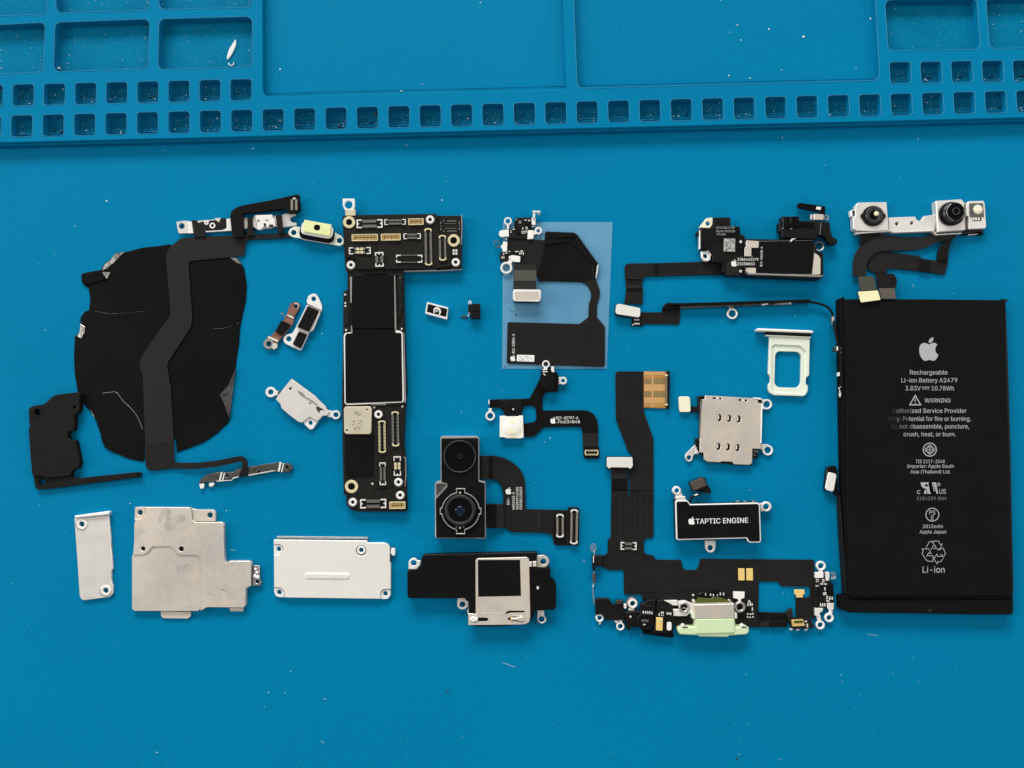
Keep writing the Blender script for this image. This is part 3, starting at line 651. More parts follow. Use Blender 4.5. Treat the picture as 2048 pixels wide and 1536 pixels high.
for fr, x, y, ro, ri in ((E, 205, 470, 88, 46), (E, 1735, 737, 90, 50), (G, 210, 1108, 84, 46)):
    zz = 2.3 if fr is E and x < 1000 else 1.7
    o = ring("gold_ring", t, fr.c(x, y), fr.l(ro), fr.l(ri), zz - .1, zz + .3, "gold_light")
    disc("hole", o, fr.c(x, y), fr.l(ri), zz - .1, zz + .05, "black_gloss")
for fr, x, y in ((E, 1390, 430), (E, 230, 1095), (E, 1765, 1055), (G, 555, 185), (G, 810, 1052), (G, 833, 1220), (G, 225, 1310)):
    zz = 2.3 if fr is E and x > 1300 and y < 500 else 1.7; k = 1.14 if fr is E else 1
    o = ring("standoff", t, fr.c(x, y), fr.l(52 * k), fr.l(23 * k), zz - .1, zz + .9, "steel_bright", .16)
    disc("hole", o, fr.c(x, y), fr.l(23 * k), zz, zz + .35, "black_gloss")
    ring("collar", o, fr.c(x + 2, y + 4), fr.l(64 * k), fr.l(50 * k), zz - .1, zz + .2, "steel_dark")
for fr, x, y, l, w, a, st, z, n in ((E, 505, 492, 380, 125, -1, "silver", 2.3, 14), (E, 878, 467, 315, 82, -1, "silver", 2.3, 11), (E, 1183, 462, 225, 95, -1, "gold", 2.3, 7), (E, 435, 695, 385, 100, -1, "gold", 2.3, 14),
        (E, 815, 688, 290, 100, -1, "gold", 2.3, 9), (E, 1127, 675, 255, 82, -1, "silver", 2.3, 8), (E, 362, 887, 320, 102, -1, "goldend2", 2.3, 4), (E, 1365, 830, 545, 105, 89, "longgrey", 2.3, 26), (E, 1573, 845, 375, 105, 89, "longgrey", 2.3, 17),
        (E, 648, 1015, 215, 125, 88, "silver", 2.3, 9), (E, 1085, 1005, 385, 115, 0, "corner", 2.3, 9), (E, 1680, 525, 290, 165, 0, "corner2", 1.7, 9),
        (G, 602, 470, 415, 94, 89, "longgold", 1.9, 18), (G, 772, 370, 450, 92, 89, "longgrey", 1.9, 20), (G, 610, 945, 290, 82, 89, "silver", 1.9, 9), (G, 797, 845, 250, 94, 89, "goldend2", 1.9, 4),
        (G, 488, 1328, 335, 118, -1, "silver", 1.7, 13), (G, 797, 1348, 205, 92, -1, "gold", 1.7, 6)):
    if st == "corner2":
        smd(bd, fr, " ".join("%d,%d,14,12" % (1650 + i * 20, yy) for i in range(7) for yy in (452, 600)) + " " + " ".join("%d,%d,10,10" % (1615 + i * 24, yy) for i in range(7) for yy in (490, 560)) +
            " 1547,480,10,30 1547,525,10,16 1547,575,10,34 1818,480,10,30 1818,520,12,16 1820,570,10,34 1590,450,14,14 1772,450,14,14 1595,602,14,14 1775,600,14,14", 1.68, "pin_grey", .08, "contact_pads")
        continue
    g2 = st == "goldend2"
    cc = conn(t, fr.c(x, y), fr.l(l), fr.l(w), a, "silver" if g2 else st, z, n)
    if g2:
        ca, sa = math.cos(math.radians(a)), math.sin(math.radians(a))
        for i in (-1, 1):
            for j in (-1, 1):
                o = fr.l(l) * .085 * i; q = fr.l(w) * .24 * j
                prism("contact", cc, rect((fr.c(x, y)[0] + o * ca - q * sa, fr.c(x, y)[1] + o * sa + q * ca), fr.l(l) * .14, fr.l(w) * .36, a, .8), z + .3, z + .5, "gold_light", .03)
for x, y in ((1735, 885), (1775, 885), (1735, 928), (1775, 928)): disc("test_pad", t, E.c(x, y), E.l(17), 1.6, 2.45, "solder")
for x, y in ((110, 270), (113, 362), (113, 395), (120, 658), (713, 92), (727, 335), (732, 645), (430, 1508), (740, 1498)): disc("test_pad", t, F.c(x, y), F.l(11), 1.6, 1.8, "solder")
disc("test_pad", t, G.c(478, 1072), G.l(14), 1.6, 1.8, "solder")
prism("shield", t, F("172,58,8 652,52,8 668,640 185,645"), 1.6, 2.45, "black_matte", .1)
for q in ("163,72 186,72 181,360 168,360", "648,60 660,60 672,655 655,655", "176,612 186,612 186,690 176,690"):
    prism("shield_rail", t, F(q), 1.6, 2.5, "steel_edge", .06)
o = prism("shield_frame", t, F("94,722,20 110,690,10 182,682 184,660 662,660 722,668,16 742,690,10 757,1440,16 740,1455,8 125,1482,16 104,1460,10"), 1.6, 2.4, "steel_bright", .12)
prism("black_label", o, F("110,722,14 128,697,8 188,694 190,655 655,652 668,690 712,688,14 728,700 740,1430,12 728,1442 128,1464,12 116,1448"), 2.2, 2.52, "black_matte", .05)
prism("shield_rail", t, F("752,690 760,690 778,1440 770,1460 762,1455"), 1.6, 2.2, "steel_edge", .05)
prism("shield_rail", t, F("400,1468 560,1466 560,1482 400,1484"), 1.6, 2.0, "silver_grey", .04)
prism("edge_wall", t, F("680,90 740,80 735,240 750,300 735,420 715,520 690,560 700,420 690,250"), 1.6, 2.1, "pcb_black", .1)
prism("edge_wall", t, F("95,420 150,430 155,600 105,610"), 1.6, 2.0, "pcb_black", .1)
prism("ledge", t, F("310,35,10 520,22 690,55 680,70 520,40 330,50"), 1.6, 2.3, "black_plastic", .1)
o = prism("gold_can", t, G("113,102,16 132,85,10 445,80,14 467,102,14 460,420,14 440,438,10 140,437,16 115,410,12"), 1.6, 2.6, "pale_gold", .14, [circ(G.c(407, 125), G.l(12), 12), circ(G.c(152, 390), G.l(14), 12)])
smd(o, G, " ".join("%d,%d,%d,9" % (225 + random.random() * 130, 142 + i * 13, random.randint(14, 40)) for i in range(5) for _ in range(4)) + " " + " ".join("%d,%d,%d,8" % (225 + random.random() * 130, 262 + i * 14, random.randint(10, 40)) for i in range(10) for _ in range(4)), 2.58, "print_laser", .035, "laser_marks")
prism("black_label", t, G("128,450 490,448 492,960 140,976"), 1.6, 2.1, "black_matte", .08)
prism("lower_plate", t, G("497,255,20 515,120,30 620,110 650,92 880,92 864,560 850,705 742,760 742,1120,10 510,1137,14 492,1000"), 1.6, 1.9, "pcb_black", .08)
prism("edge_shield", t, G("868,722 905,735 912,980 900,1110 890,1110 900,960 895,750"), 1.0, 2.0, "pin_grey", .06)

# ================================================================ clear film and the antenna board on it
t = thing("clear_film", "translucent pale blue plastic film under the black antenna flex", "film", 1110, 590)
prism("film", t, J("195,190 1132,188 1083,1440 190,1440"), .05, .2, "clear_film", .03)
smd(t, J, "248,930,10,5 258,942,8,5 275,950,14,4 300,950,10,4 308,982,14,12 215,1424,16,6", .19, "dark_grey", .05, "smudge")
t = thing("antenna_flex", "black antenna flex with rings and tiny chips, mostly on the clear film", "flex circuit", 1080, 560)
fx = prism("flex", t, J("300,155 440,150 455,165 450,250 460,336 550,342 552,290 565,268 800,277 830,295 1010,545 985,680,20 1015,740,20 1027,800,30 1015,850,30 1000,890 998,1000,10 1067,1082,10 1066,1408,14 1052,1425,6 240,1396,10 228,1384,6 235,1050,8 250,1042,6 850,1058,10 925,1000 930,890 950,830,30 945,770,30 910,720,20 860,700 500,692 490,640 480,620 475,560 290,540 280,520 170,520 165,470 190,440 230,440 235,345 250,310 245,250 295,245"), .22, .5, "flex_black", .06)
prism("black_tape", t, J("557,272,10 800,280 828,298 1008,548 985,672 965,660 958,540 900,500 800,395 770,360 640,372 552,382"), .45, .95, "black_tape", .14)
prism("black_tape", t, J("560,268,10 800,276 826,292 815,318 700,322 600,318 556,330"), .8, 1.25, "black_tape", .14)
prism("tape_edge", t, J("1000,562 1012,545 1003,620 992,668 988,665"), .5, 1.2, "steel_bright", .03)
prism("black_tape", t, J("492,640 510,560 552,385 740,375 800,420 900,520 955,560 955,670 880,690 500,690"), .45, .62, "flex_dark", .04)
prism("plain_panel", t, J("860,1062 998,1010 1062,1084"), .45, .53, "flex_black", .02)
lg = lambda px, py: (py - J.c(0, 550)[1]) * .034
fl = prism("connector_flap", t, J("290,550 480,550 482,640 476,765 284,762"), .6, .8, "flex_black", .05, zf=lg)
prism("grey_band", fl, J("290,600 480,598 480,690 290,690"), .78, .84, "flex_olive", .02, zf=lg)
prism("grey_band", fl, J("286,728 478,732 477,758 285,756"), .78, .84, "flex_grey", .02, zf=lg)
cp = prism("connector_plate", t, J("282,772,16 292,762,8 510,764,12 522,775,10 518,850,14 505,868,12 295,864,14 280,848,12"), 2.2, 2.6, "steel_bright", .14)
prism("plate_face", cp, J("295,782,10 500,778,10 508,850,10 300,852,10"), 2.5, 2.64, "steel_warm", .05)
prism("connector_body", t, J("290,790 512,790 512,868 288,868"), .3, 2.3, "black_plastic", .1)
z = .5
prism("rigid_board", t, J("300,152 442,148 456,165 452,250 408,258 408,330 250,325 246,250 296,245"), .45, .85, "pcb_black", .05)
prism("rigid_board", t, J("232,440 370,430 372,478 345,530 290,530 172,520 168,470 192,445"), .45, .8, "pcb_black", .05)
tab(t, J.c(238, 180), J.l(34), J.l(21), J.c(240, 245), J.l(18), .5, 1.0)
tab(t, J.c(498, 262), J.l(32), J.l(17), J.c(450, 288), J.l(30), .5, 1.0)
tab(t, J.c(225, 578), J.l(51), J.l(34), J.c(272, 505), J.l(36), .5, 1.1)
for q in ("165,262,14 245,250,4 247,310 180,316,4 160,298", "408,258,4 456,258,4 456,330,4 405,334,4", "180,386 194,380 195,356,4 234,358,4 230,442,4 192,440 190,412 180,410", "440,152,4 476,152,4 474,212,4 442,210,4", "245,482 275,470 310,475 345,482 342,530 290,528 270,502 245,500"):
    prism("solder_pad", t, J(q), .6, 1.15, "ceramic", .07)
prism("spring_contact", t, J("455,95 472,95 470,150 450,150"), .8, 1.7, "steel_bright", .05)
prism("spring_contact", t, J("448,90 515,92 515,104 480,106 448,104"), 1.2, 1.9, "steel_bright", .05)
ring("spring_contact", t, J.c(505, 115), J.l(11), J.l(5), 1.2, 1.6, "steel")
tube("spring_loop", t, [(*J.c(x, y), .8) for x, y in ((185, 395), (150, 402), (125, 385), (122, 355), (145, 345), (162, 365), (150, 390))], .12, "steel_dark")
smd(t, J, "335,182,6,6 347,182,6,6 335,196,6,6 347,196,6,6 390,172,22,6 420,175,14,12 308,165,7,7 398,233,18,8 398,247,18,6 366,243,8,18 358,268,8,8 370,268,8,8 382,268,8,8 358,282,8,8 370,282,8,8 382,282,8,8 395,270,9,16 264,262,10,6 264,276,10,6 288,250,16,7 450,225,12,8 356,435,24,8 340,455,8,22 355,452,8,20 370,458,8,22 202,460,8,18 224,453,20,7 188,490,8,20 204,490,8,20 222,333,9,9 252,440,12,8 314,440,30,8", .8, "solder", .3)
smd(t, J, "325,250,40,70 300,205,26,30 395,195,30,26 285,445,26,20 425,210,20,22", .8, "black_plastic", .4, "chips")
txt(t, "821-02826-A", J.c(285, 1226), J.l(165), J.l(22), .53, "print_white", 90, bold=.08)
logo(t, J.c(281, 1349), J.l(52), .53, "print_white")
lb = prism("paper_label", t, J("316,1321,5 465,1325,5 462,1381,5 313,1376,5"), .48, .56, "print_white", .02)
smd(lb, J, " ".join("%d,%d,%d,4" % (336 + random.random() * 108, 1334 + i * 9, random.randint(3, 7)) for i in range(5) for _ in range(11)), .55, "print_dim", .02, "print_marks")

# ================================================================ flash board
t = thing("flash_flex", "black flash flex with a square white LED and a hooked tail", "flex circuit", *K.c(900, 800))
prism("flex", t, K("205,622 340,618 760,608 800,540 905,330 920,260 1140,245 1165,290 1160,510 985,520,20 945,590,30 940,772,20 970,776 1540,770,60 1640,805,50 1700,890,40 1720,1000 1718,1270 1737,1310,10 1737,1420,24 1710,1447,14 1540,1447,24 1515,1420,14 1510,1290 1495,1020,20 1440,1000,20 960,1010 820,1142,20 690,1142 680,958 780,946,40 840,930,30 858,890,30 852,760,40 830,715,30 760,705 680,715,20 660,760 655,842 410,842 400,780 340,737 215,730"), .3, .5, "flex_dark", .05)
mo = prism("module", t, K("922,262,14 1128,247,14 1162,290,10 1158,500,20 1140,516 935,505,24"), .4, 2.0, "black_gloss", .16)
prism("resin_top", mo, spline(K("945,300 1040,280 1110,300 1120,380 1100,460 1020,480 950,470 935,380"), 3, True), 1.9, 2.15, "black_tape", .1)
prism("resin_top", mo, spline(K("1000,340 1060,330 1080,400 1020,430 985,390"), 3, True), 2.1, 2.3, "black_tape", .1)
tab(t, K.c(990, 128), K.l(54), K.l(34), K.c(985, 195), K.l(50), 1.0, 1.5)
for y in (203, 234): prism("contact_bar", t, rect(K.c(975 + (y - 203) * .1, y), K.l(68), K.l(15)), .5, 1.5, "ceramic", .06)
prism("contact_bar", t, rect(K.c(968, 272), K.l(40), K.l(12), 45), 1.9, 2.2, "ceramic", .04)
prism("neck", t, K("930,180 1110,160 1130,250 920,262"), .4, 1.1, "flex_dark", .06)
prism("contact_tab", t, K("1066,160 1106,160 1104,190 1112,238 1074,240 1062,200"), 1.0, 1.7, "steel_bright", .06)
tab(t, K.c(1231, 358), K.l(54), K.l(28), K.c(1168, 358), K.l(98), .5, 1.1)
tab(t, K.c(212, 850), K.l(67), K.l(42), K.c(212, 745), K.l(44), .4, .9)
prism("pin", t, rect(K.c(195, 655), K.l(14), K.l(62)), .4, 1.4, "steel_bright", .05)
prism("stem", t, K("200,690 222,690 222,760 204,760"), .3, .8, "black_plastic", .05)
bk = prism("sensor_block", t, K("345,628 660,615 655,840 410,840 405,740 345,735"), .4, 1.1, "black_plastic", .1)
disc("port", bk, K.c(515, 755), K.l(42), 1.0, 1.2, "black_matte", .05); disc("port_dot", bk, K.c(533, 757), K.l(13), 1.15, 1.26, "solder")
o = prism("led_housing", t, K("345,850 420,848 440,858 600,856 620,845 672,846 680,1155 640,1165 450,1165 400,1150 345,1148"), .3, 1.5, "led_white", .15)
ring("led_rim", o, K.c(515, 1005), K.l(150), K.l(136), 1.45, 1.6, "cream")
dome("led_lens", o, K.c(515, 1005), K.l(136), 1.45, .45, "led_white")
for x, y, r in ((515, 950, 58), (515, 1060, 58)): dome("phosphor_spot", o, K.c(x, y), K.l(r), 1.72, .16, "phosphor", 18, 4)
prism("stiffener", t, K("1497,1096 1718,1094 1720,1278 1512,1280"), .48, .58, "flex_grey", .03)
conn(t, K.c(1628, 1362), K.l(190), K.l(78), 0, "longgold", .5, 9)
logo(t, K.c(1090, 912), K.l(90), .53, "print_white")
txt(t, "821-02797-A", K.c(1286, 878), K.l(312), K.l(40), .53, "print_white", 0, bold=.06)
txt(t, ".Fm234848", K.c(1304, 932), K.l(320), K.l(40), .53, "print_white", 0, bold=.06)

# ================================================================ twin camera
t = thing("twin_camera", "black twin-lens camera module with a curling ribbon cable", "camera module", *L.c(430, 700))
prism("body", t, L("188,100,24 205,74,10 640,74,16 664,95,14 667,620 742,640,12 747,1320,14 736,1336 130,1332,14 122,1300 120,660,20 140,635,10 192,625"), 0, 4.2, "steel_edge", .25)
prism("top_plate", t, L("202,106,14 640,98,10 654,112 657,632 734,652,10 737,1318,12 730,1326 138,1322,10 134,850 276,694,12 268,652,12 202,640"), 3.9, 4.3, "black_matte", .06)
prism("corner_gusset", t, L("136,662,8 252,654,14 262,680,10 140,808"), 3.9, 4.32, "steel_dark", .08)
r1 = ring("lens_ring", t, L.c(427, 325), L.l(199), L.l(187), 4.2, 4.75, "ring_grey", .1, 48)
disc("lens_glass", r1, L.c(427, 325), L.l(186), 4.2, 4.55, "lens_glass", .02, 40)
ring("lens_inner", r1, L.c(425, 322), L.l(30), L.l(22), 4.5, 4.58, "lens_ring", .02)
def cross_ring(dr):
    """circle with a square lug on each of its four sides, drawn in by dr"""
    R0 = 238 - dr; out = []
    for q in range(4):
        hw, ext = ((56 - dr * .8, 284 - dr) if q % 2 else (40 - dr * .8, 256 - dr)); a0 = q * math.pi / 2; d0 = math.asin(hw / R0)
        for u, v in ((math.sqrt(R0 * R0 - hw * hw), -hw), (ext, -hw), (ext, hw), (math.sqrt(R0 * R0 - hw * hw), hw)):
            out.append((u * math.cos(a0) - v * math.sin(a0), u * math.sin(a0) + v * math.cos(a0)))
        n_ = math.asin(min(.9, ((40 - dr * .8) if q % 2 else (56 - dr * .8)) / R0))
        for k in range(1, 10):
            t_ = a0 + d0 + (math.pi / 2 - d0 - n_) * k / 10; out.append((R0 * math.cos(t_), R0 * math.sin(t_)))
    return [L.c(438 + x, 1000 + y) for x, y in out]
r2 = prism("lens_frame", t, cross_ring(0), 4.2, 4.9, "silver_grey", .1, [cross_ring(14)])
prism("frame_floor", r2, cross_ring(13), 4.0, 4.4, "black_matte", .02)
ring("barrel", r2, L.c(430, 985), L.l(190), L.l(150), 4.3, 5.5, "lens_ring", .25, 44)
disc("lens_glass", r2, L.c(430, 988), L.l(152), 4.3, 5.0, "lens_glass", .02, 40)
dome("lens_element", r2, L.c(430, 995), L.l(60), 4.95, .3, "lens_blue_reflection", 28, 6)
for y in (772, 1203): disc("pin_dot", t, L.c(430, y), L.l(11), 4.35, 5.0, "solder")
for x, y in ((385, 1188), (475, 1190)): disc("pin_dot", t, L.c(x, y), L.l(9), 4.35, 4.8, "silver_grey")
prism("cable_root", t, L("664,322 692,320 692,600 664,600"), .2, 2.0, "flex_dark", .1)
prism("cable_root", t, L("690,318 785,315 785,606 692,602"), .2, 1.4, "flex_grey", .1)
prism("cable_root", t, L("783,316 825,314 825,606 783,606"), .2, .8, "flex_dark", .1)
cb = prism("cable", t, spline(L("820,314 960,340 1080,405 1170,490 1222,600 1237,780"), 4) + L("1238,972 1750,985,8 1760,960 1780,945,10 1880,950,16 1897,970,10 1892,1400,14 1870,1422,10 1600,1417,14 1580,1390,20 1565,1292,20 1480,1265,20") + spline(L("1200,1258 1060,1250 985,1190 965,1080"), 4) + L("962,900") + spline(L("958,790 935,680 890,630 825,606"), 4), .3, .55, "flex_black", .06)
prism("cable_root", t, L("750,912 870,910 870,1204 762,1206"), .2, 1.6, "flex_dark", .1)
prism("cable_root", t, L("868,910 962,908 975,1206 870,1206"), .2, 1.0, "flex_grey", .1)
prism("stiffener", cb, L("1385,978 1420,978 1420,1264 1385,1262"), .5, .62, "flex_grey", .03)
prism("stiffener", cb, L("1590,1012,8 1730,1000 1730,1412 1602,1410,12 1585,1385"), .5, .8, "flex_dark", .05)
prism("stiffener", cb, L("1772,955,12 1880,956,14 1888,975 1884,1398,10 1866,1414 1765,1414"), .5, .9, "flex_dark", .05)
conn(t, L.c(1660, 1178), L.l(290), L.l(92), 90, "long", .8, 20); conn(t, L.c(1833, 1190), L.l(430), L.l(92), 91, "long", .9, 28)
logo(t, L.c(1026, 748), L.l(86), .58, "print_white")
for s, x, y, w in (("821-", 1022, 875, 88), ("mk02463-A", 1086, 870, 215), ("50009912450", 1133, 838, 275), ("03508122029", 1178, 838, 275)):
    txt(t, s, L.c(x, y), L.l(w), L.l(30), .58, "print_white", 90, bold=.08)

# ================================================================ bare metal covers
t = thing("strip_plate", "narrow upright silver plate with two screw bosses, beside the stained shield", "cover plate", *M.c(280, 560))
prism("plate", t, M("92,185 435,155 455,380 458,470 470,580 475,690 462,705 462,800 477,860 479,935,20 440,970 180,1004,20 155,985,10 145,950 115,500"), .05, .75, "steel", .1, [circ(M.c(165, 242), M.l(27), 20), circ(M.c(405, 905), M.l(27), 20)])
prism("folded_edge", t, M("90,158,4 425,112,4 437,122 432,150 95,183"), .05, 1.5, "steel_bright", .25)
for x, y in ((165, 242), (405, 905)):
    ring("boss", t, M.c(x, y), M.l(54), M.l(27), .7, 1.0, "steel_satin", .12)
    tube("boss_groove", t, [(*M.c(x + 56 * math.cos(a), y + 56 * math.sin(a)), .78) for a in (3.4, 3.1, 2.8, 2.4, 2.0, 1.6, 1.2)], .05, "steel_dark")

t = thing("stained_shield", "large stepped metal shield with stains and scratches, biggest bare plate", "shield plate", *M.c(1200, 600))
prism("upper_step", t, M("803,72 1240,75,14 1256,100 1262,195,20 1300,222 1560,222,14 1582,240,10 1584,460 1592,600 1610,632,10 1640,610 1840,610,14 1858,630,10 1855,860 1805,885 1800,1060,12 1780,1077,8 1420,1072 1352,1110,10 1350,580,20 1322,552,14 1150,550 1112,538,14 1085,490,20 1040,462 870,466,14 832,520,24 790,545 678,552 690,400 690,240 700,210 690,190 775,185,14 803,150,20"), .1, 1.6, "steel_stained", .14, [circ(M.c(778, 487), M.l(22), 18), circ(M.c(1160, 490), M.l(25), 18)])
prism("lower_step", t, M("675,545 790,540 830,515 868,458 1042,455 1090,488 1115,532 1150,545 1322,545 1350,572 1352,1085,14 1330,1110 690,1109,14 668,1090,10 668,570"), .1, 1.25, "steel_stained", .1)
for x, y, r in ((778, 487, 22), (1160, 490, 25)): disc("hole", t, M.c(x, y), M.l(r + 4), .1, 1.3, "black_gloss")
prism("corner_tab", t, M("698,72,10 800,68 800,150,20 778,182,14 695,186"), .05, .95, "steel_stained", .08, [circ(M.c(748, 125), M.l(28), 20)])
prism("corner_tab", t, M("1270,84 1305,96 1480,98,14 1502,120,10 1499,212 1300,213,10 1275,182"), .05, .95, "steel_warm", .08, [circ(M.c(1447, 152), M.l(29), 20)])
prism("foot_tab", t, M("955,1112 1252,1118 1254,1165,14 1225,1186,14 980,1182,14 958,1160"), .05, .6, "steel_stained", .08)
prism("foot_tab_rib", t, M("990,1115 1212,1118 1200,1146 1000,1142"), .5, .72, "steel_warm", .06)
prism("foot_tab", t, M("1640,1076 1782,1078 1778,1114,8 1650,1112,8"), .05, .6, "steel_stained", .06)
prism("clip", t, M("1875,655,6 1940,655,6 1946,800 1962,822,8 1950,857,8 1875,857"), .1, 1.1, "foil", .1, [circ(M.c(1920, 815), M.l(20), 14)])
for i, (x, y) in enumerate(((1905, 690), (1918, 725), (1900, 760), (1925, 770))): dome("crumpled_bead", t, M.c(x, y), M.l(15 + i * 2), 1.0, .3, "steel_bright", 12, 4)

def scr(fr, q, w, z, m): flat("scratch", t, [p for l in q for p in stroke(spline(fr(l), 4), fr.l(w))], z, m)
mat("scuff_dark", (0.57, 0.54, 0.50), 0.5, metal=0.4); mat("scuff_peach", (0.74, 0.63, 0.53), 0.5, metal=0.4)
random.seed(11)
scr(M, ["%d,%d %d,%d %d,%d" % (1395 + random.randint(-8, 40), 760 + i * 26, 1480 + random.randint(-20, 40), 775 + i * 28 + random.randint(-8, 8), 1560 + random.randint(0, 130), 830 + i * 24) for i in range(8)], 5, 1.615, "scuff_dark")
scr(M, ["1560,850 1650,880 1720,930", "1580,900 1660,940 1710,990", "1500,900 1600,960 1680,1000", "1440,590 1480,560 1540,520", "1450,620 1500,590", "1420,560 1440,500 1460,430 1500,380", "1600,690 1640,680", "1680,760 1700,720", "1175,372 1205,366"], 5, 1.615, "scuff_dark")
scr(M, ["1380,350 1450,340 1520,300", "1390,600 1400,500 1440,420 1500,370", "1720,1010 1750,960 1735,890"], 7, 1.616, "scuff_peach")
scr(M, ["955,485 1000,530 1060,600 1120,690", "1120,690 1200,705 1260,690 1300,645", "1060,600 1140,625 1220,630"], 6, 1.265, "scuff_dark")
scr(M, ["1300,965 1320,935", "1020,1000 1045,960", "1035,1040 1060,990"], 8, 1.265, "scuff_dark")
sg = mat("stain_grey", (0.50, 0.48, 0.45), 0.5, metal=0.4)
nt = sg.node_tree; tc_ = nt.nodes.new("ShaderNodeTexCoord"); nn = nt.nodes.new("ShaderNodeTexNoise"); nn.inputs["Scale"].default_value = 420; nn.inputs["Detail"].default_value = 6; nn.inputs["Roughness"].default_value = .7
rr_ = nt.nodes.new("ShaderNodeValToRGB"); rr_.color_ramp.elements[0].position = .42; rr_.color_ramp.elements[0].color = (0, 0, 0, 1); rr_.color_ramp.elements[1].position = .75; rr_.color_ramp.elements[1].color = (.75, .75, .75, 1)
nt.links.new(tc_.outputs["Object"], nn.inputs["Vector"]); nt.links.new(nn.outputs["Fac"], rr_.inputs[0]); nt.links.new(rr_.outputs[0], nt.nodes["Principled BSDF"].inputs["Alpha"])
flat("stain", t, [(spline(M("955,110 1040,90 1100,140 1190,150 1200,215 1110,240 1095,300 1010,310 985,240 935,220"), 4, True), [])], 1.612, "stain_grey")
flat("stain", t, [(spline(M("1105,640 1180,650 1240,640 1180,720 1130,730"), 4, True), [])], 1.262, "stain_grey")

t = thing("wide_cover", "clean wide silver cover plate with a long embossed slot", "cover plate", *N.c(980, 640))
prism("plate", t, N("125,216,8 1490,230 1494,260 1750,262,30 1800,285,30 1826,335,20 1824,540 1838,558 1838,936 1752,938,20 1712,950,20 1686,1000,20 1688,1082 286,1062 285,990,30 262,942,20 205,915,20 133,915 130,434 212,434,14 256,402,20 273,350,20 250,302,20 200,282 127,282"), .1, 1.3, "steel_satin", .12, [circ(N.c(1405, 375), N.l(78), 26)])
prism("folded_edge", t, N("170,163,6 1505,178,6 1506,206 170,192"), .05, .9, "steel_edge", .15)
prism("corner_tab", t, N("128,290 200,290 245,308 264,352 250,396 210,426 130,426"), .05, .95, "steel_bright", .06, [circ(N.c(200, 352), N.l(36), 22)])
prism("corner_tab", t, N("134,924 200,924 254,948 276,992 278,1056 200,1058,20 150,1032,20 134,980"), .05, .95, "steel_bright", .06, [circ(N.c(208, 985), N.l(37), 22)])
prism("corner_tab", t, N("1696,1080 1694,1002 1718,958 1754,946 1836,944 1836,1030,20 1800,1080,20 1740,1085"), .05, .95, "steel_bright", .06, [circ(N.c(1760, 1003), N.l(36), 22)])
ring("boss", t, N.c(1405, 368), N.l(63), N.l(35), .1, 1.25, "steel_bright", .12)
ring("recess", t, N.c(1405, 374), N.l(80), N.l(60), .05, .6, "steel_dark", .05)
prism("embossed_slot", t, rect(N.c(908, 748), N.l(662), N.l(92), .5, N.l(45)), 1.2, 1.55, "steel_satin", .28)
prism("end_stop", t, N("1842,338,14 1902,346,14 1902,446,14 1868,452,14 1838,420"), .2, 1.1, "steel_bright", .1)
prism("end_gap", t, N("1824,330 1848,345 1846,440 1838,545 1822,535"), .1, .9, "dark_grey", .05)

# ================================================================ loudspeaker
t = thing("loudspeaker", "black loudspeaker box with a silver framed square and four screw tabs", "loudspeaker", *O.c(1000, 560))
prism("body", t, O("88,322,20 200,308 250,282,14 262,240 262,180,14 285,135,14 1690,102,14 1700,140 1697,284 1860,287,14 1870,420,14 1922,450,14 1940,500,14 1936,775,30 1900,806,14 1672,812 1660,885,14 1602,962,30 1500,985 1300,1008 950,1016,14 868,990 852,860 852,700 800,662,10 110,662,20 92,640"), 0, 3.0, "black_matte", .22)
prism("back_wall", t, O("270,150 300,118 1700,88 1705,110 1690,135 290,160"), 0, 2.5, "black_plastic", .15)
fr_ = prism("metal_frame", t, O("938,185,14 962,166,10 1575,150,20 1602,172,14 1618,900,30 1602,962,20 1550,985 1480,990 850,996,8 845,852,8 900,850 940,862"), 2.6, 3.2, "steel_warm", .12)
prism("square_panel", fr_, O("966,186,6 1490,184,6 1502,632,6 970,642,6"), 3.1, 3.26, "black_matte", .04)
prism("seam", fr_, O("946,860 1310,846 1312,852 948,868"), 3.15, 3.24, "steel_edge", .02)
prism("slot", fr_, O("1305,848 1320,832 1345,815,6 1545,815,8 1552,834,6 1360,840 1320,856"), 3.1, 3.22, "black_gloss", .01)
s1 = prism("slot", fr_, O("905,888 960,900 1080,902,14 1100,920,10 1084,942,10 970,946 905,964"), 3.1, 3.22, "black_gloss", .01)
s2 = prism("slot", fr_, O("1335,905,10 1390,892 1530,888 1525,955 1390,940 1345,930,10"), 3.1, 3.22, "black_gloss", .01)
prism("spring_leaf", s1, O("870,905 905,890 965,905 968,940 910,958 868,940"), 3.2, 3.5, "steel_bright", .12)
prism("spring_leaf", s2, O("1385,905 1440,905 1520,885 1545,900 1545,945 1500,950 1440,935 1390,935"), 3.2, 3.5, "steel_warm", .12)
prism("spring_tip", s2, O("1370,905,8 1392,903 1392,938 1372,938,8"), 3.2, 3.55, "gold", .08)
prism("spring_leaf", s2, O("1370,872 1450,882 1520,872 1520,884 1450,892"), 3.2, 3.4, "steel_edge", .04)
prism("screw_tab", t, O("106,302,8 108,200,20 140,165,20 190,162,20 215,190,8 254,198 252,250,20 205,302,14"), .8, 1.6, "steel_bright", .1, [circ(O.c(169, 223), O.l(37), 22)])
prism("screw_tab", t, O("1694,136 1780,124,20 1836,150,20 1856,210,24 1822,272,20 1780,282 1700,284 1692,265"), .9, 1.8, "steel_warm", .1, [circ(O.c(1778, 205), O.l(38), 22)])
prism("tab_strap", t, O("1598,208 1692,200 1694,268 1602,272"), 1.8, 3.14, "steel_soft", .1)
prism("tab_strap", t, O("1632,206 1650,204 1652,270 1634,271"), 2.9, 3.22, "copper", .05)
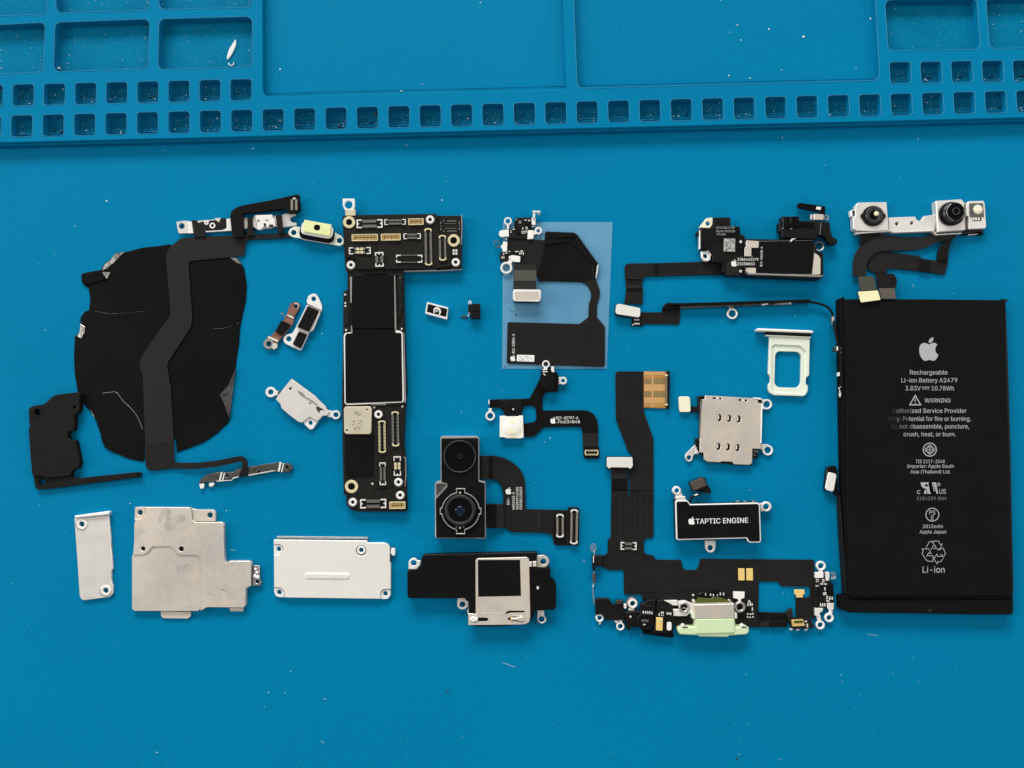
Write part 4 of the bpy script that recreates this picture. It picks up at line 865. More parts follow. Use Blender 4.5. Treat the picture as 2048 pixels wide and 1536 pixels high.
prism("screw_tab", t, O("718,650 816,650 818,680 852,702,10 852,760,14 800,802,20 740,796,20 708,755,20 712,700"), .6, 1.3, "steel_bright", .1, [circ(O.c(775, 738), O.l(37), 22)])
prism("tab_hook", t, O("852,765 868,778 850,815 856,845 838,848 836,820 850,790"), .6, 1.5, "steel_bright", .06)
prism("screw_tab", t, O("1704,810 1788,810 1792,880 1818,920,14 1810,955,14 1762,980,14 1714,955,14 1704,910"), .4, 1.1, "steel_bright", .1, [circ(O.c(1757, 922), O.l(38), 22)])
prism("locator_dot", t, rect(O.c(1711, 532), O.l(28), O.l(36), 0, O.l(10)), 2.9, 3.15, "solder", .04)

# ================================================================ earpiece assembly
t = thing("earpiece_assembly", "black earpiece speaker assembly with silver patches and a trailing ribbon cable", "earpiece", *ZE.c(900, 560))
prism("cable", t, PE("165,612,20 188,584,14 450,580 800,570 1000,545 1010,682 800,682 440,692 350,692 326,708,20 315,760 325,830 320,935 163,925 185,790 175,720"), .35, .6, "flex_black", .06)
prism("fold", t, PE("170,696 312,706 305,722 172,716"), .5, 1.0, "flex_grey", .15)
prism("fold", t, PE("178,768 318,776 322,800 182,802"), .5, 1.1, "flex_grey", .2)
prism("fold", t, PE("420,582 450,580 448,690 430,692"), .5, .75, "flex_dark", .05)
for i in range(6): prism("trace", t, PE("455,%d 800,%d 800,%d 455,%d" % (594 + i * 14, 586 + i * 14, 588 + i * 14, 596 + i * 14)), .58, .63, "flex_dark", .01)
cp = prism("connector_body", t, PE("92,935,14 118,925 300,968,14 304,1045,14 285,1056 95,1028,14 84,1010"), .5, 1.5, "black_plastic", .12)
prism("connector_plate", cp, PE("96,938,12 120,928,8 296,964,12 302,978 300,1034,12 284,1044,8 100,1016,12 90,1000,8"), 1.4, 1.75, "steel_satin", .08)
bx = prism("speaker_box", t, ZE("765,432,10 1640,445 1642,552,20 1690,596 1770,612,20 1776,915,30 1740,946,14 800,906,14 768,885"), 0, 3.3, "black_plastic", .2)
mt = prism("metal_top", bx, ZE("765,545 800,530 785,490 800,452,8 945,462 1640,452 1655,610 1712,645,20 1736,690,14 1734,880,14 1720,892 810,884,20 780,850 785,800 765,780"), 3.1, 3.36, "steel_warm", .06)
prism("black_film", mt, ZE("850,546 942,546 946,464 1640,453 1654,620 1626,886 908,880 908,660 765,655 765,800 905,800 905,660 850,650"), 3.3, 3.42, "black_matte", .03)
prism("black_film", mt, ZE("765,658 1000,655 1000,800 765,800"), 3.32, 3.44, "flex_dark", .03)
prism("rim_wire", bx, ZE("783,800 795,845 815,866 1740,902 1765,895 1770,908 1742,922 808,890 778,850"), 3.2, 3.55, "steel_edge", .08)
prism("rim_wire", bx, ZE("765,545 790,525 780,490 790,455 808,445 800,470 795,490 806,528 780,555"), 3.2, 3.55, "steel_bright", .06)
prism("clip", bx, ZE("1345,466 1370,430 1420,425 1418,435 1390,438 1362,470"), 3.2, 3.7, "steel_bright", .06)
blk = prism("sensor_block", t, ZE("205,300 355,290 360,162,14 575,157,14 583,180 584,266 702,276,14 712,375 764,390,14 772,440 772,895 690,902 530,905 470,850 490,750 352,722 350,640 300,578 215,566"), .5, 2.4, "black_plastic", .14)
prism("cover_film", blk, ZE("392,295 560,278 695,286 702,380 702,620 500,628 492,500 430,450 395,430"), 2.3, 2.5, "black_matte", .04)
prism("cover_film", blk, ZE("530,770,20 580,700,20 700,650 770,655 770,800 700,800 690,898 525,898"), 2.3, 2.52, "flex_grey", .04)
prism("mesh_pad", blk, ZE("212,310 380,300 395,430 440,470 340,545 300,566 215,558"), 2.3, 2.46, "black_foam", .05)
prism("side_fin", t, ZE("190,305 205,300 200,400 130,390 150,350"), .5, 1.6, "black_plastic", .1)
prism("side_rail", t, ZE("185,320 197,320 199,560 186,560"), .6, 2.2, "steel_bright", .06)
prism("screw_tab", t, ZE("178,290,10 270,172 345,158,8 356,180 356,250,30 320,295,10"), .8, 1.8, "cream", .1, [circ(ZE.c(294, 236), ZE.l(30), 20)])
prism("screw_tab", t, ZE("204,592,8 290,590,10 332,640,14 326,702,14 290,720,10 240,712,20 216,675"), .8, 1.8, "steel_bright", .1, [circ(ZE.c(261, 652), ZE.l(30), 20)])
prism("tab_rim", t, ZE("292,578 320,592 342,640 332,640 312,600 290,588"), 1.6, 2.1, "steel_bright", .04)
prism("code_label", blk, ZE("498,430 642,428 642,596 496,594"), 2.45, 2.56, "label_speckle", .02)
for s, y, w in (("GTH1182177BY", 290, 240), ("RBLAC+PG3CDM", 335, 238), ("AF1600X", 374, 122)):
    txt(blk, s, ZE.c(400 + w / 2, y), ZE.l(w), ZE.l(27), 2.53, "print_grey", 0)
for y in (470, 846): disc("locator_dot", t, ZE.c(714, y), ZE.l(18), 2.3, 2.6, "solder")
logo(t, ZE.c(628, 742), ZE.l(88), 2.56, "print_white")
txt(t, "31B46422270", ZE.c(805, 696), ZE.l(268), ZE.l(34), 3.48, "print_white", 0, bold=.06)
txt(t, "2103Mk53", ZE.c(780, 752), ZE.l(225), ZE.l(36), 3.48, "print_white", 0, bold=.06)
txt(t, "821-02628-A", ZE.c(978, 660), ZE.l(255), ZE.l(26), 3.48, "print_white", 88, bold=.05)
cl = prism("sensor_cluster", t, ZE("1240,145,10 1466,143,10 1470,200 1660,205 1738,226,10 1742,385 1690,400 1680,440 1245,415,10 1238,335 1212,342,8 1204,225,8 1240,215"), .6, 2.9, "black_plastic", .16)
prism("window", cl, ZE("1445,216,8 1650,226,8 1657,300,8 1442,292,8"), 2.8, 3.0, "black_gloss", .03)
prism("raised_block", cl, ZE("1252,155,6 1458,152,6 1460,255 1440,290 1260,285"), 2.8, 3.3, "black_gloss", .1)
smd(cl, ZE, "1352,190,26,70 1285,190,8,40 1300,240,10,40", 3.28, "flex_grey", .08, "lens_marks"); smd(cl, ZE, "1250,298,20,14 1360,302,26,14", 2.85, "silver_grey", .2, "contacts")
prism("rail", cl, ZE("1735,228 1752,230 1738,380 1724,378"), 2.7, 3.05, "steel_dark", .05)
prism("curved_arm", t, ZE("1745,210,10 1852,216,14 1858,300,20 1888,408,20 1952,442,8 1946,502,10 1850,500,20 1790,402,20 1738,385"), .6, 2.2, "black_plastic", .14)
ar = prism("sensor_arm", t, PE("1645,72,10 1672,66 1882,96,8 1878,170 1838,155 1835,145 1645,108,8"), .8, 1.6, "black_gloss", .1)
prism("sensor_window", ar, PE("1806,98 1846,103 1840,127 1803,122"), 1.5, 1.72, "ceramic", .04)
sb = prism("metal_can", t, PE("1782,160,5 1868,165,5 1866,212,5 1784,212,5"), .8, 2.0, "steel_warm", .12)
prism("can_pin", sb, PE("1760,165 1768,165 1766,206 1758,206"), .8, 1.6, "steel_bright", .04)
ring("eyelet", t, PE.c(1889, 193), PE.l(23), PE.l(14), .8, 1.3, "silver_grey")
ring("eyelet", t, PE.c(1828, 436), PE.l(42), PE.l(29), 1.2, 2.0, "steel_dark")
tube("eyelet_edge", t, [(*PE.c(1828 + 38 * math.cos(a), 436 + 38 * math.sin(a)), 2.05) for a in (.2, .6, 1.0, 1.4, 1.8, 2.2)], .14, "steel_bright")

# ================================================================ antenna strip
t = thing("antenna_strip", "thin black antenna strip bent round a corner, with one ring tab", "antenna", 1480, 640)
prism("flex", t, PE("230,1040 310,1000 485,1000 490,962 540,925 642,962,4 638,1090,14 625,1104 330,1100 322,1122,8 225,1117,8"), .1, .35, "flex_black", .05)
prism("solder_strip", t, PE("245,1045 300,1045 300,1115 232,1112"), .3, .6, "pcb_black", .05)
smd(t, PE, "255,1060,8,22 270,1060,8,22 285,1058,12,24 272,1098,48,12 238,1108,10,10", .58, "solder", .2)
prism("fold", t, PE("490,962 520,925 560,918 640,950 640,968 520,980"), .3, 1.3, "flex_dark", .2)
ribbon("standing_strip", t, [(*PE.c(x, y), .1, w) for x, y, w in ((530, 930, 1.6), (700, 930, 1.8), (1000, 922, 2.0), (1300, 912, 2.0), (1560, 905, 2.0), (1748, 897, 2.0))], 4.2, "flex_dark", 4, True)
ribbon("lower_strip", t, [(*PE.c(x, y), 1.0, 4.5) for x, y in ((640, 958), (900, 948), (1150, 938), (1350, 928), (1440, 930))], .3, "steel_dark", 4)
prism("silver_patch", t, PE("1340,930 1390,922 1388,934 1345,940"), .8, 1.6, "steel_bright", .05)
prism("silver_patch", t, PE("1435,940 1460,920 1610,908 1590,930 1450,938"), .8, 1.5, "foil", .05)
tube("wire", t, [(*PE.c(1600, 912), 1.2), (*PE.c(1740, 912), 1.2), (*PE.c(1830, 928), 1.2), (*PE.c(1895, 955), 1.2), (*PE.c(1935, 1005), 1.2), (*PE.c(1950, 1060), 1.4), (*Q.c(1140, 430), 1.8), (*Q.c(1160, 560), 2.4), (*Q.c(1188, 680), 3.2), (*Q.c(1210, 800), 3.3), (*Q.c(1225, 1000), 3.3), (*Q.c(1236, 1240), 3.3)], .34, "flex_dark", 6)
prism("sleeve", t, Q("1120,340 1150,338 1160,435 1128,440"), .5, 1.8, "pin_grey", .15)
prism("clip", t, Q("1142,735 1170,730 1175,715 1200,718 1205,775 1160,795"), 1.4, 3.3, "steel_dark", .1)
prism("clip", t, Q("1178,722 1192,722 1194,770 1180,772"), 3.2, 3.6, "steel_bright", .05)
prism("clip", t, Q("1208,730 1238,732 1238,762 1212,764"), 2.0, 3.4, "steel_dark", .08)
for y in (800, 870, 935): prism("barb", t, rect(Q.c(1228, y), Q.l(14), Q.l(26)), 2.6, 3.3, "pin_grey", .05)
prism("barb", t, Q("1195,1060 1212,1050 1214,1100 1196,1102"), 2.2, 3.4, "steel_bright", .05)
tube("hook", t, [(*Q.c(x, y), 3.2) for x, y in ((1236, 1240), (1200, 1258), (1212, 1290), (1204, 1340), (1216, 1372), (1222, 1330), (1210, 1290))], .16, "steel_edge")
tab(t, PE.c(1088, 1012), PE.l(46), PE.l(31), PE.c(1078, 950), PE.l(36), .3, .8)
prism("tab_neck", t, PE("1060,940 1100,938 1098,966 1062,966"), .5, 1.1, "steel_dark", .06)

# ================================================================ SIM tray
t = thing("sim_tray", "pale mint card tray with an open window and a white front bar", "card tray", *Q.c(560, 900))
prism("front_bar", t, Q("152,505,10 172,488,8 868,518,10 882,534,8 866,552,8 166,524,8"), .1, 2.3, "ceramic", .25)
prism("gasket", t, Q("268,534 862,560 850,588 282,572"), .2, 1.7, "black_plastic", .15)
prism("flange", t, Q("274,573 852,598 846,612 275,588"), .1, 1.6, "mint_white", .1)
win = Q("422,784,30 680,790,34 722,832,24 715,1200,30 672,1252,30 420,1246,30 378,1200,30 388,822,24")
outq = Q("315,588 832,612 822,1090 780,1130,14 776,1190,14 806,1232,14 808,1290,30 778,1346,30 740,1360 380,1347 320,1320,40 297,1270,30 300,1212 325,1180,14 325,1110,14 300,1070")
prism("tray_floor", t, outq, 0, .8, "mint_white", .08, [win])
prism("raised_rim", t, outq, .7, 1.2, "mint_white", .14, [Q("346,725,14 372,700,10 705,714,8 776,784,8 770,1290,20 750,1328,14 372,1304,20 345,1272,14")])

# ================================================================ SIM reader
t = thing("sim_reader", "square silver card reader with six oval contact slots and ring tabs", "card reader", *R.c(1060, 720))
prism("base", t, R("530,182,14 640,172 1440,222 1562,216 1566,290 1556,1035 1500,1050 1505,1190,14 1410,1180 1404,1300 1130,1290 900,1262 690,1252 600,1132 556,1110 490,960 490,870 560,860 562,440 480,432 478,352 538,345"), .05, 1.3, "black_plastic", .12)
slots = [circ(R.c(x, y), R.l(37), 18, R.l(60)) for x, y in ((880, 530), (1037, 541), (1190, 552), (863, 995), (1017, 1004), (1173, 1014))]
pl = prism("cover", t, R("600,236 645,226 650,168 1415,212 1440,232 1500,240 1510,292 1558,292 1550,1032 1415,1030 1408,1262,20 1372,1292,20 1120,1282,14 1082,1240,10 920,1235,10 892,1250,10 690,1242,20 632,1202,20 625,1097 560,1086 572,600"), .9, 1.5, "steel_reader", .1, slots + [R("775,196 916,206 910,236 775,226"), R("1190,226 1334,238 1328,268 1190,256")])
for x, y in ((870, 525), (1028, 536), (1180, 548), (853, 990), (1008, 998), (1163, 1009)):
    prism("contact", pl, R("%d,%d,8 %d,%d,8 %d,%d,8 %d,%d,8" % (x - 20, y - 40, x + 6, y - 42, x + 8, y + 30, x - 20, y + 34)), 1.0, 1.4, "steel_soft", .1)
prism("window_tab", pl, rect(R.c(850, 214), R.l(52), R.l(24), 4), 1.2, 1.45, "ceramic", .04)
prism("window_tab", pl, rect(R.c(1262, 246), R.l(52), R.l(24), 4), 1.2, 1.45, "ceramic", .04)
prism("corner_frame", pl, R("1415,214 1440,200,8 1540,206,10 1572,225 1566,240 1450,228 1430,222"), 1.2, 1.55, "steel_bright", .05)
prism("side_rail", t, R("1558,300 1578,300 1562,940 1544,940"), .3, 1.55, "steel_bright", .06)
prism("side_rail", t, R("574,240 594,238 566,860 556,860"), .3, 1.6, "steel_dark", .06)
tab(t, R.c(1650, 313), R.l(82), R.l(57), R.c(1575, 313), R.l(160), .1, .8)
prism("screw_tab", t, keyhole(R.c(1665, 1055), R.l(84), R.c(1600, 1000), R.l(100)) , .1, .8, "steel_bright", .1, [circ(R.c(1665, 1055), R.l(57), 22)])
prism("tab_arm", t, R("1530,955 1690,960,20 1640,1000 1590,1042 1530,1040"), .2, .9, "steel", .08)
prism("screw_tab", t, R("332,1120,20 490,963 552,978 552,1112 472,1120,14 456,1150 440,1215,24 390,1248,24 340,1215,24 326,1160"), .1, .8, "steel", .1, [circ(R.c(390, 1175), R.l(38), 20)])
for x in (505, 528, 545): prism("tab_rib", t, rect(R.c(x, 1042), R.l(10), R.l(120), 3), .75, 1.0, "steel_bright", .03)
smd(t, R, "1475,1072,66,40 1440,1130,50,40 545,240,14,20 545,290,14,26", 1.0, "steel_dark", .5, "chip_parts")
prism("cable", t, R("405,345 562,350 562,432 412,432"), .2, .5, "flex_black", .05)
prism("connector_plate", t, R("223,202,14 250,186,10 380,186,14 405,208,14 417,415,14 395,437,10 252,437,14 236,415,10"), .3, 1.1, "cream", .1)

# ================================================================ vibration motor
t = thing("vibration_motor", "black faced vibration motor with white lettering and three ring tabs", "vibration motor", *S.c(900, 850))
prism("body", t, S("174,545,16 196,518,12 376,516,14 402,540 432,584 1592,556,20 1622,580,14 1643,1215,20 1615,1242,14 1450,1243,14 1418,1222 1388,1168 212,1198,16 192,1172"), 0, 2.7, "black_plastic", .1)
prism("rim", t, S("174,545,16 196,518,12 376,516,14 402,540 432,584 1592,556,20 1622,580,14 1643,1215,20 1615,1242,14 1450,1243,14 1418,1222 1388,1168 212,1198,16 192,1172"), 2.6, 3.1, "steel_bright", .14)
prism("face", t, S("198,556,10 214,540,8 370,538,10 392,556 424,604,6 1580,580,14 1602,602,10 1622,1206,14 1606,1220 1458,1222,10 1436,1208 1402,1148,8 230,1178,10 214,1160"), 3.0, 3.18, "black_matte", .04)
prism("screw_tab", t, keyhole(S.c(200, 350), S.l(76), S.c(262, 482), S.l(110)), .8, 1.6, "steel", .1, [circ(S.c(203, 352), S.l(42), 22)])
ring("eyelet", t, S.c(203, 352), S.l(62), S.l(42), 1.5, 1.85, "steel_bright", .1)
prism("tab_neck", t, S("172,462 345,450 352,490 376,522 200,524"), .8, 2.4, "steel", .12)
prism("screw_tab", t, keyhole(S.c(1735, 625), S.l(88), S.c(1625, 640), S.l(140)), .8, 1.6, "steel", .1, [circ(S.c(1730, 625), S.l(53), 22)])
ring("eyelet", t, S.c(1730, 625), S.l(76), S.l(53), 1.5, 1.85, "steel_bright", .1)
prism("screw_tab", t, S("690,1205 866,1205 862,1340,30 832,1398,30 780,1414,30 728,1398,30 694,1345,30"), .5, 1.3, "steel_satin", .1, [circ(S.c(777, 1330), S.l(48), 22)])
prism("tab_step", t, S("692,1205 866,1205 864,1238 694,1240"), 1.2, 2.2, "steel", .1)
for x in (1245, 1370, 1518): prism("weld_dot", t, rect(S.c(x, 537), S.l(50), S.l(18), 0, S.l(8)), 1.2, 1.9, "silver_grey", .06)
prism("side_wall", t, S("1180,548 1560,538 1592,562 1180,568"), .5, 2.0, "black_plastic", .08)
tube("lead", t, [(*S.c(x, y), z) for x, y, z in ((425, 560, 1.8), (430, 510, 1.9), (470, 455, 1.9), (530, 425, 1.8), (600, 410, 1.6))], .35, "black_gloss")
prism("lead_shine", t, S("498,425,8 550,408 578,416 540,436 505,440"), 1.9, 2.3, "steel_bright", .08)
prism("plug_back", t, S("690,130,10 720,250 802,352,20 780,388,14 720,400 600,372 500,362"), .2, 1.5, "black_plastic", .14)
pg = prism("plug", t, S("405,220,24 640,112,30 692,160 722,270 708,300,14 500,370,20 470,345"), 1.0, 2.4, "black_plastic", .16)
prism("plug_plate", pg, S("420,222,24 638,124,30 682,165 710,268,14 500,352,20 476,335"), 2.3, 2.55, "brown_grey", .1)
logo(t, S.c(455, 866), S.l(132), 3.21, "print_white")
txt(t, "TAPTIC ENGINE", S.c(972, 866), S.l(892), S.l(86), 3.21, "print_white", 1.3, bold=.2)

# ================================================================ charging port flex
t = thing("charging_port_flex", "large black charging port flex with a pale green port and tall amber-tipped tail", "flex circuit", 1400, 1130)
out = T("200,70,10 215,50,6 425,50 425,370 500,580 502,1345,6 490,1364 440,1366,6 425,1385,6 425,1475") + U("870,275 960,290 985,345 1340,350,10 1365,460,30 1400,490,14 1550,490,14 1590,440,30 1605,355,14") + \
      V("365,280 1680,290 1690,310 1695,975 1480,965 1470,740 1600,735 1640,715 1640,605 1300,600,20 1265,545,14 1040,545 1035,905 1340,920 1372,900 1385,970 1362,1082 1040,1080 940,1075 880,1060 700,1065 400,1065 240,1070") + \
      U("1300,1240 1240,1235 1100,905 800,905 800,832 545,832 540,490 330,490 240,440 150,435 150,290 270,285 318,250,14 330,40") + T("140,1400 165,1350 168,990 170,820 300,820 300,1030 312,1030 310,815 342,720 300,680,20 205,430")
fx = prism("flex", t, out, .15, .45, "flex_black", .06)
prism("raised_layer", fx, U("750,560,30 1250,540 1420,500 1815,480 1815,760 1400,770 1250,820 1000,800 790,800,30"), .42, .52, "flex_black", .03)
for y in (505, 522, 540): prism("trace", fx, V("230,%d 430,%d 430,%d 230,%d" % (y - 45, y - 45, y - 42, y - 42)), .5, .58, "flex_grey", .01)
prism("crease", fx, T("168,985 502,985 502,992 168,992"), .42, .52, "flex_dark", .03)
for x in (215, 260, 330, 375, 420, 465): prism("trace", fx, T("%d,1000 %d,1000 %d,1330 %d,1330" % (x, x + 3, x + 3, x)), .42, .48, "flex_dark", .01)
for x in (345, 390, 430): prism("trace", fx, T("%d,700 %d,700 %d,980 %d,980" % (x, x + 3, x + 3, x)), .42, .48, "flex_grey", .01)
am = prism("amber_tip", t, T("424,50 620,52 616,342 424,336"), .2, .5, "amber_film", .04)
for y0, y1, m_ in ((55, 80, "amber_pale"), (85, 108, "amber_film"), (110, 148, "amber_dark"), (152, 205, "amber_pale"), (210, 252, "amber_dark"), (256, 300, "amber_pale"), (304, 332, "amber_film")):
    prism("finger", am, T("428,%d 592,%d 592,%d 428,%d" % (y0, y0, y1, y1)), .46, .56, m_, .02)
prism("fold_line", am, T("488,54 500,54 500,336 488,336"), .5, .62, "amber_pale", .02)
prism("end_bar", am, T("604,48 630,48 626,346 600,342"), .3, 1.2, "black_plastic", .1)
multi("pins", am, [[p[:2] for p in rect(T.c(603, 90 + i * 9), T.l(10), T.l(5))] for i in range(24)], 1.0, 1.3, "pin_bright")
for y in (80, 312): prism("end_clip", am, rect(T.c(604, y), T.l(18), T.l(14)), .9, 1.35, "gold_light", .05)
cbx = prism("connector_body", t, T("128,722,10 340,722,10 345,805,10 330,828,8 145,826,8 128,805"), .4, 1.5, "black_plastic", .12)
prism("connector_plate", cbx, T("133,727,12 335,727,12 338,798,10 318,820,10 300,808 168,806 152,818,10 133,800"), 1.4, 1.75, "steel_satin", .08)
prism("connector_neck", t, T("170,824 300,822 298,895 170,900"), .4, .8, "flex_grey", .08)
prism("connector_neck", t, T("170,898 300,895 300,980 170,985"), .4, .65, "flex_dark", .08)
conn(t, U.c(610, 155), U.l(225), U.l(108), 1, "silver", .45, 7)

# antenna wire along one end
tube("wire_loop", t, [(*U.c(117 + 38 * math.cos(a), 178 + 52 * math.sin(a)), 1.0) for a in [i * .785 for i in range(9)]], .1, "pin_grey", 4)
tube("wire_loop", t, [(*U.c(117 + 16 * math.cos(a), 182 + 26 * math.sin(a)), 1.0) for a in [i * .785 for i in range(9)]], .08, "pin_grey", 4)
tube("wire", t, [(*U.c(x, y), 1.0) for x, y in ((122, 232), (130, 265), (132, 295), (122, 330), (120, 390))], .14, "steel_edge")
prism("wire_block", t, U("98,310,14 150,285 240,292 240,430 146,440 132,515 112,500"), .2, 1.8, "black_plastic", .18)
prism("block_pin", t, U("112,300 124,296 126,385 114,388"), 1.7, 2.0, "steel_bright", .04)
prism("block_rib", t, U("205,295 225,295 225,430 205,432"), 1.7, 1.9, "flex_grey", .05)
prism("wire_sleeve", t, U("105,545,8 145,540,8 150,660,8 112,668,8"), .3, 1.2, "brown_grey", .2)
tube("wire", t, [(*U.c(x, y), .9) for x, y in ((122, 500), (126, 600), (122, 690), (110, 725), (110, 790), (118, 880), (128, 970))], .14, "steel_edge")

lb = prism("side_module", t, U("145,905,14 180,885,10 340,890,14 360,940 392,972 430,985 435,915,10 535,910 560,1185 300,1192,14 240,1110 150,1112"), .2, 1.4, "black_plastic", .14)
prism("step", lb, U("432,915 530,908 530,960 436,965"), 1.3, 1.7, "flex_olive", .08)
tab(t, U.c(205, 1160), U.l(56), U.l(33), U.c(170, 1115), U.l(50), .4, 1.0)
prism("tab_foot", t, U("190,1212 228,1205 222,1245,8 196,1255,8"), .2, .7, "steel", .06)
tab(t, U.c(495, 1278), U.l(57), U.l(36), U.c(488, 1190), U.l(64), .4, 1.0)
prism("tab_wing", t, U("408,1190 440,1195 490,1200 470,1225 445,1235 425,1225"), .4, 1.0, "steel_bright", .06)
cr = ring("copper_ring", t, U.c(660, 948), U.l(76), U.l(50), .4, 1.3, "copper", .1)
ring("eyelet", t, U.c(668, 960), U.l(66), U.l(38), .8, 1.9, "steel_bright", .12)
prism("ring_tab", t, U("538,965 580,962 580,1025 540,1028"), .4, 1.2, "ceramic", .06)
prism("ring_tab", t, U("610,1020 690,1018 690,1055 612,1056"), .4, 1.2, "ceramic", .06)
pm = prism("port_module", t, U("555,1080 760,1060 780,960 850,945 862,902,10 988,902 992,1120 960,1140 965,1290,30 840,1312 740,1285,20 640,1290 625,1335 600,1330 570,1240"), .2, 1.6, "black_plastic", .16)
mic = prism("microphone", t, U("780,968,14 850,945 865,905,8 985,905,8 986,1110,14 945,1130,14 760,1110,14"), 1.4, 2.4, "black_plastic", .16)
smd(mic, U, "815,1078,18,34 847,1080,16,34 877,1082,16,34 905,1084,16,34 935,1090,14,34", 2.38, "solder", .15, "contacts"); smd(mic, U, "870,990,110,24", 2.38, "flex_grey", .08, "marks")
oc = prism("microphone", t, circ(U.c(842, 1208), U.l(128), 8, None, 22.5), 1.4, 2.5, "black_plastic", .22)
prism("recess", oc, circ(U.c(842, 1200), U.l(92), 8, None, 22.5), 2.4, 2.6, "black_gloss", .06)
smd(oc, U, "800,1195,9,36 826,1195,9,36 852,1195,9,36 878,1200,9,36", 2.58, "silver_grey", .1, "contacts"); smd(oc, U, "820,1250,20,16 840,1250,14,14", 2.58, "solder", .1, "contacts")
disc("test_pad", t, U.c(637, 1143), U.l(14), 1.5, 1.75, "solder")
sm = prism("sensor_module", t, U("1000,980,10 1020,908,8 1090,905,8 1115,960 1225,990 1240,1130 1228,1370 955,1372 985,1120"), .3, 2.2, "black_plastic", .16)
smd(sm, U, "1068,1085,16,30 1092,1085,16,30 1036,1110,14,40 1066,1122,12,16 1090,1122,12,16 1148,1095,16,30 1172,1098,16,30 1198,1100,16,34", 2.18, "solder", .15, "contacts")
smd(sm, U, "1085,1010,50,22 1175,1020,60,18", 2.18, "flex_grey", .08, "marks")
prism("gold_pad", sm, U("995,1152,5 1088,1156,5 1083,1338,5 993,1332,5"), 2.15, 2.5, "gold_bright", .08)
prism("gold_pad_top", sm, U("1035,1175 1080,1178 1075,1225 1035,1222"), 2.45, 2.56, "gold_light", .03)
prism("white_pad", sm, rect(U.c(1177, 1276), U.l(64), U.l(116), 1, U.l(24)), 2.15, 2.5, "ceramic", .1)
prism("rubber_foot", t, U("798,1325,10 1225,1365,10 1252,1410,14 1222,1442,10 820,1385,10"), 0, 1.6, "black_gloss", .25)
prism("under_board", t, U("1225,1130 1420,1130 1500,1090 1540,1280 1300,1290 1230,1240"), .2, .9, "pcb_black", .08)
smd(t, U, "1270,1160,40,20 1270,1198,36,20", .88, "flex_grey", .2, "chip_parts")
prism("port_bracket", t, U("1108,918 1290,914 1298,985 1225,984 1180,955"), .8, 1.7, "steel_satin", .08)
prism("port_bracket", t, U("1304,930 1400,916,30 1480,950 1516,965 1516,1085 1470,1085,20 1420,1132,14 1228,1132 1226,1035 1312,1042"), .8, 1.8, "steel_satin", .1, [circ(U.c(1385, 1015), U.l(48), 24)])
ring("bracket_eye", t, U.c(1385, 1015), U.l(74), U.l(48), 1.7, 2.3, "silver_grey", .14)
prism("bracket_pin", t, U("1345,1035 1385,1005 1432,1030 1425,1048 1385,1022"), .9, 1.4, "steel_bright", .08)

# the port itself
prism("olive_flex", t, V("298,800 340,735 480,745 520,730 600,732 700,775 728,806"), .4, 1.6, "olive_board", .15)
prism("resin_bump", t, spline(V("335,700 380,670 500,662 620,672 645,705 560,735 420,735"), 3, True), .4, 1.3, "black_gloss", .2)
smd(t, V, "418,695,10,28 475,700,14,24 508,705,12,26 590,690,14,30 628,692,12,36 555,705,10,20", 1.25, "solder", .2, "contacts")
disc("test_pad", t, V.c(272, 704), V.l(12), .4, .7, "solder"); disc("test_pad", t, V.c(277, 770), V.l(17), .4, 1.0, "solder"); disc("test_pad", t, V.c(692, 772), V.l(17), .4, 1.0, "solder")
prism("port_shell", t, V("286,815,6 755,803,6 757,978 290,982"), .4, 3.4, "steel_reader", .2)
prism("port_nose", t, V("298,984 757,976 772,1076 900,1072,20 926,1085,14 926,1140,20 900,1166,14 700,1180 675,1197,8 350,1192,8 325,1176 115,1166,20 94,1135,14 94,1092,20 150,1076 290,1075"), .1, 3.0, "pale_green", .3)
prism("nose_bridge", t, V("302,984,10 755,977,10 762,1150,20 300,1160,20"), 2.9, 3.4, "pale_green", .25)
prism("nose_clip", t, V("252,915 290,930 300,985 262,978"), 1.0, 3.0, "mint_white", .12); prism("nose_clip", t, V("755,925 785,915 788,975 757,982"), 1.0, 3.0, "mint_white", .12)
for x in (146, 838): dome("pin_head", t, V.c(x, 1055), V.l(24), 2.6, .7, "ceramic", 16, 5)
for x in (180, 870): prism("slot", t, rect(V.c(x, 1082), V.l(60), V.l(14), 0, V.l(6)), 2.9, 3.05, "dark_grey", .02)
prism("side_bracket", t, V("745,664 876,668 870,738 830,752 832,782 806,780 800,752 745,738"), .4, 1.1, "ceramic", .07)
ring("screw_ring", t, V.c(822, 845), V.l(64), V.l(38), .5, 1.6, "silver_grey", .14)
smd(t, V, "912,815,12,36 940,810,14,40 962,815,12,30 928,778,20,22 965,868,14,36 912,925,16,18 945,925,16,18 972,922,14,18 910,960,14,16 940,965,14,16 972,960,14,16", .45, "solder", .35)
smd(t, V, "928,875,40,50", .45, "black_plastic", .5, "chips")
for q in ("798,392,5 872,392,5 875,532,5 802,532,5", "894,392,5 970,392,5 972,532,5 896,532,5"): prism("gold_pad", t, V(q), .42, .65, "gold_bright", .05)
prism("gold_pad", t, V("1458,640,6 1572,640,6 1578,690,5 1556,702 1556,732 1484,734 1480,706 1458,692,5"), .42, .8, "gold_bright", .07)
prism("bridge_strip", t, V("1035,905 1345,915 1370,955 1040,980"), .2, .9, "flex_dark", .08)
prism("bridge_strip", t, V("1060,1020 1165,1025 1165,1075 1060,1080"), .4, 1.0, "flex_grey", .08); prism("bridge_strip", t, V("1180,1015 1350,1010 1360,1075 1180,1078"), .4, 1.1, "flex_dark", .08)
prism("flap", t, V("1360,900,14 1430,850,20 1440,965 1370,968"), .4, 1.3, "flex_grey", .12)
mc = prism("end_microphone", t, V("1380,976 1640,970 1698,1086 1432,1098"), .2, 1.4, "pcb_black", .08)
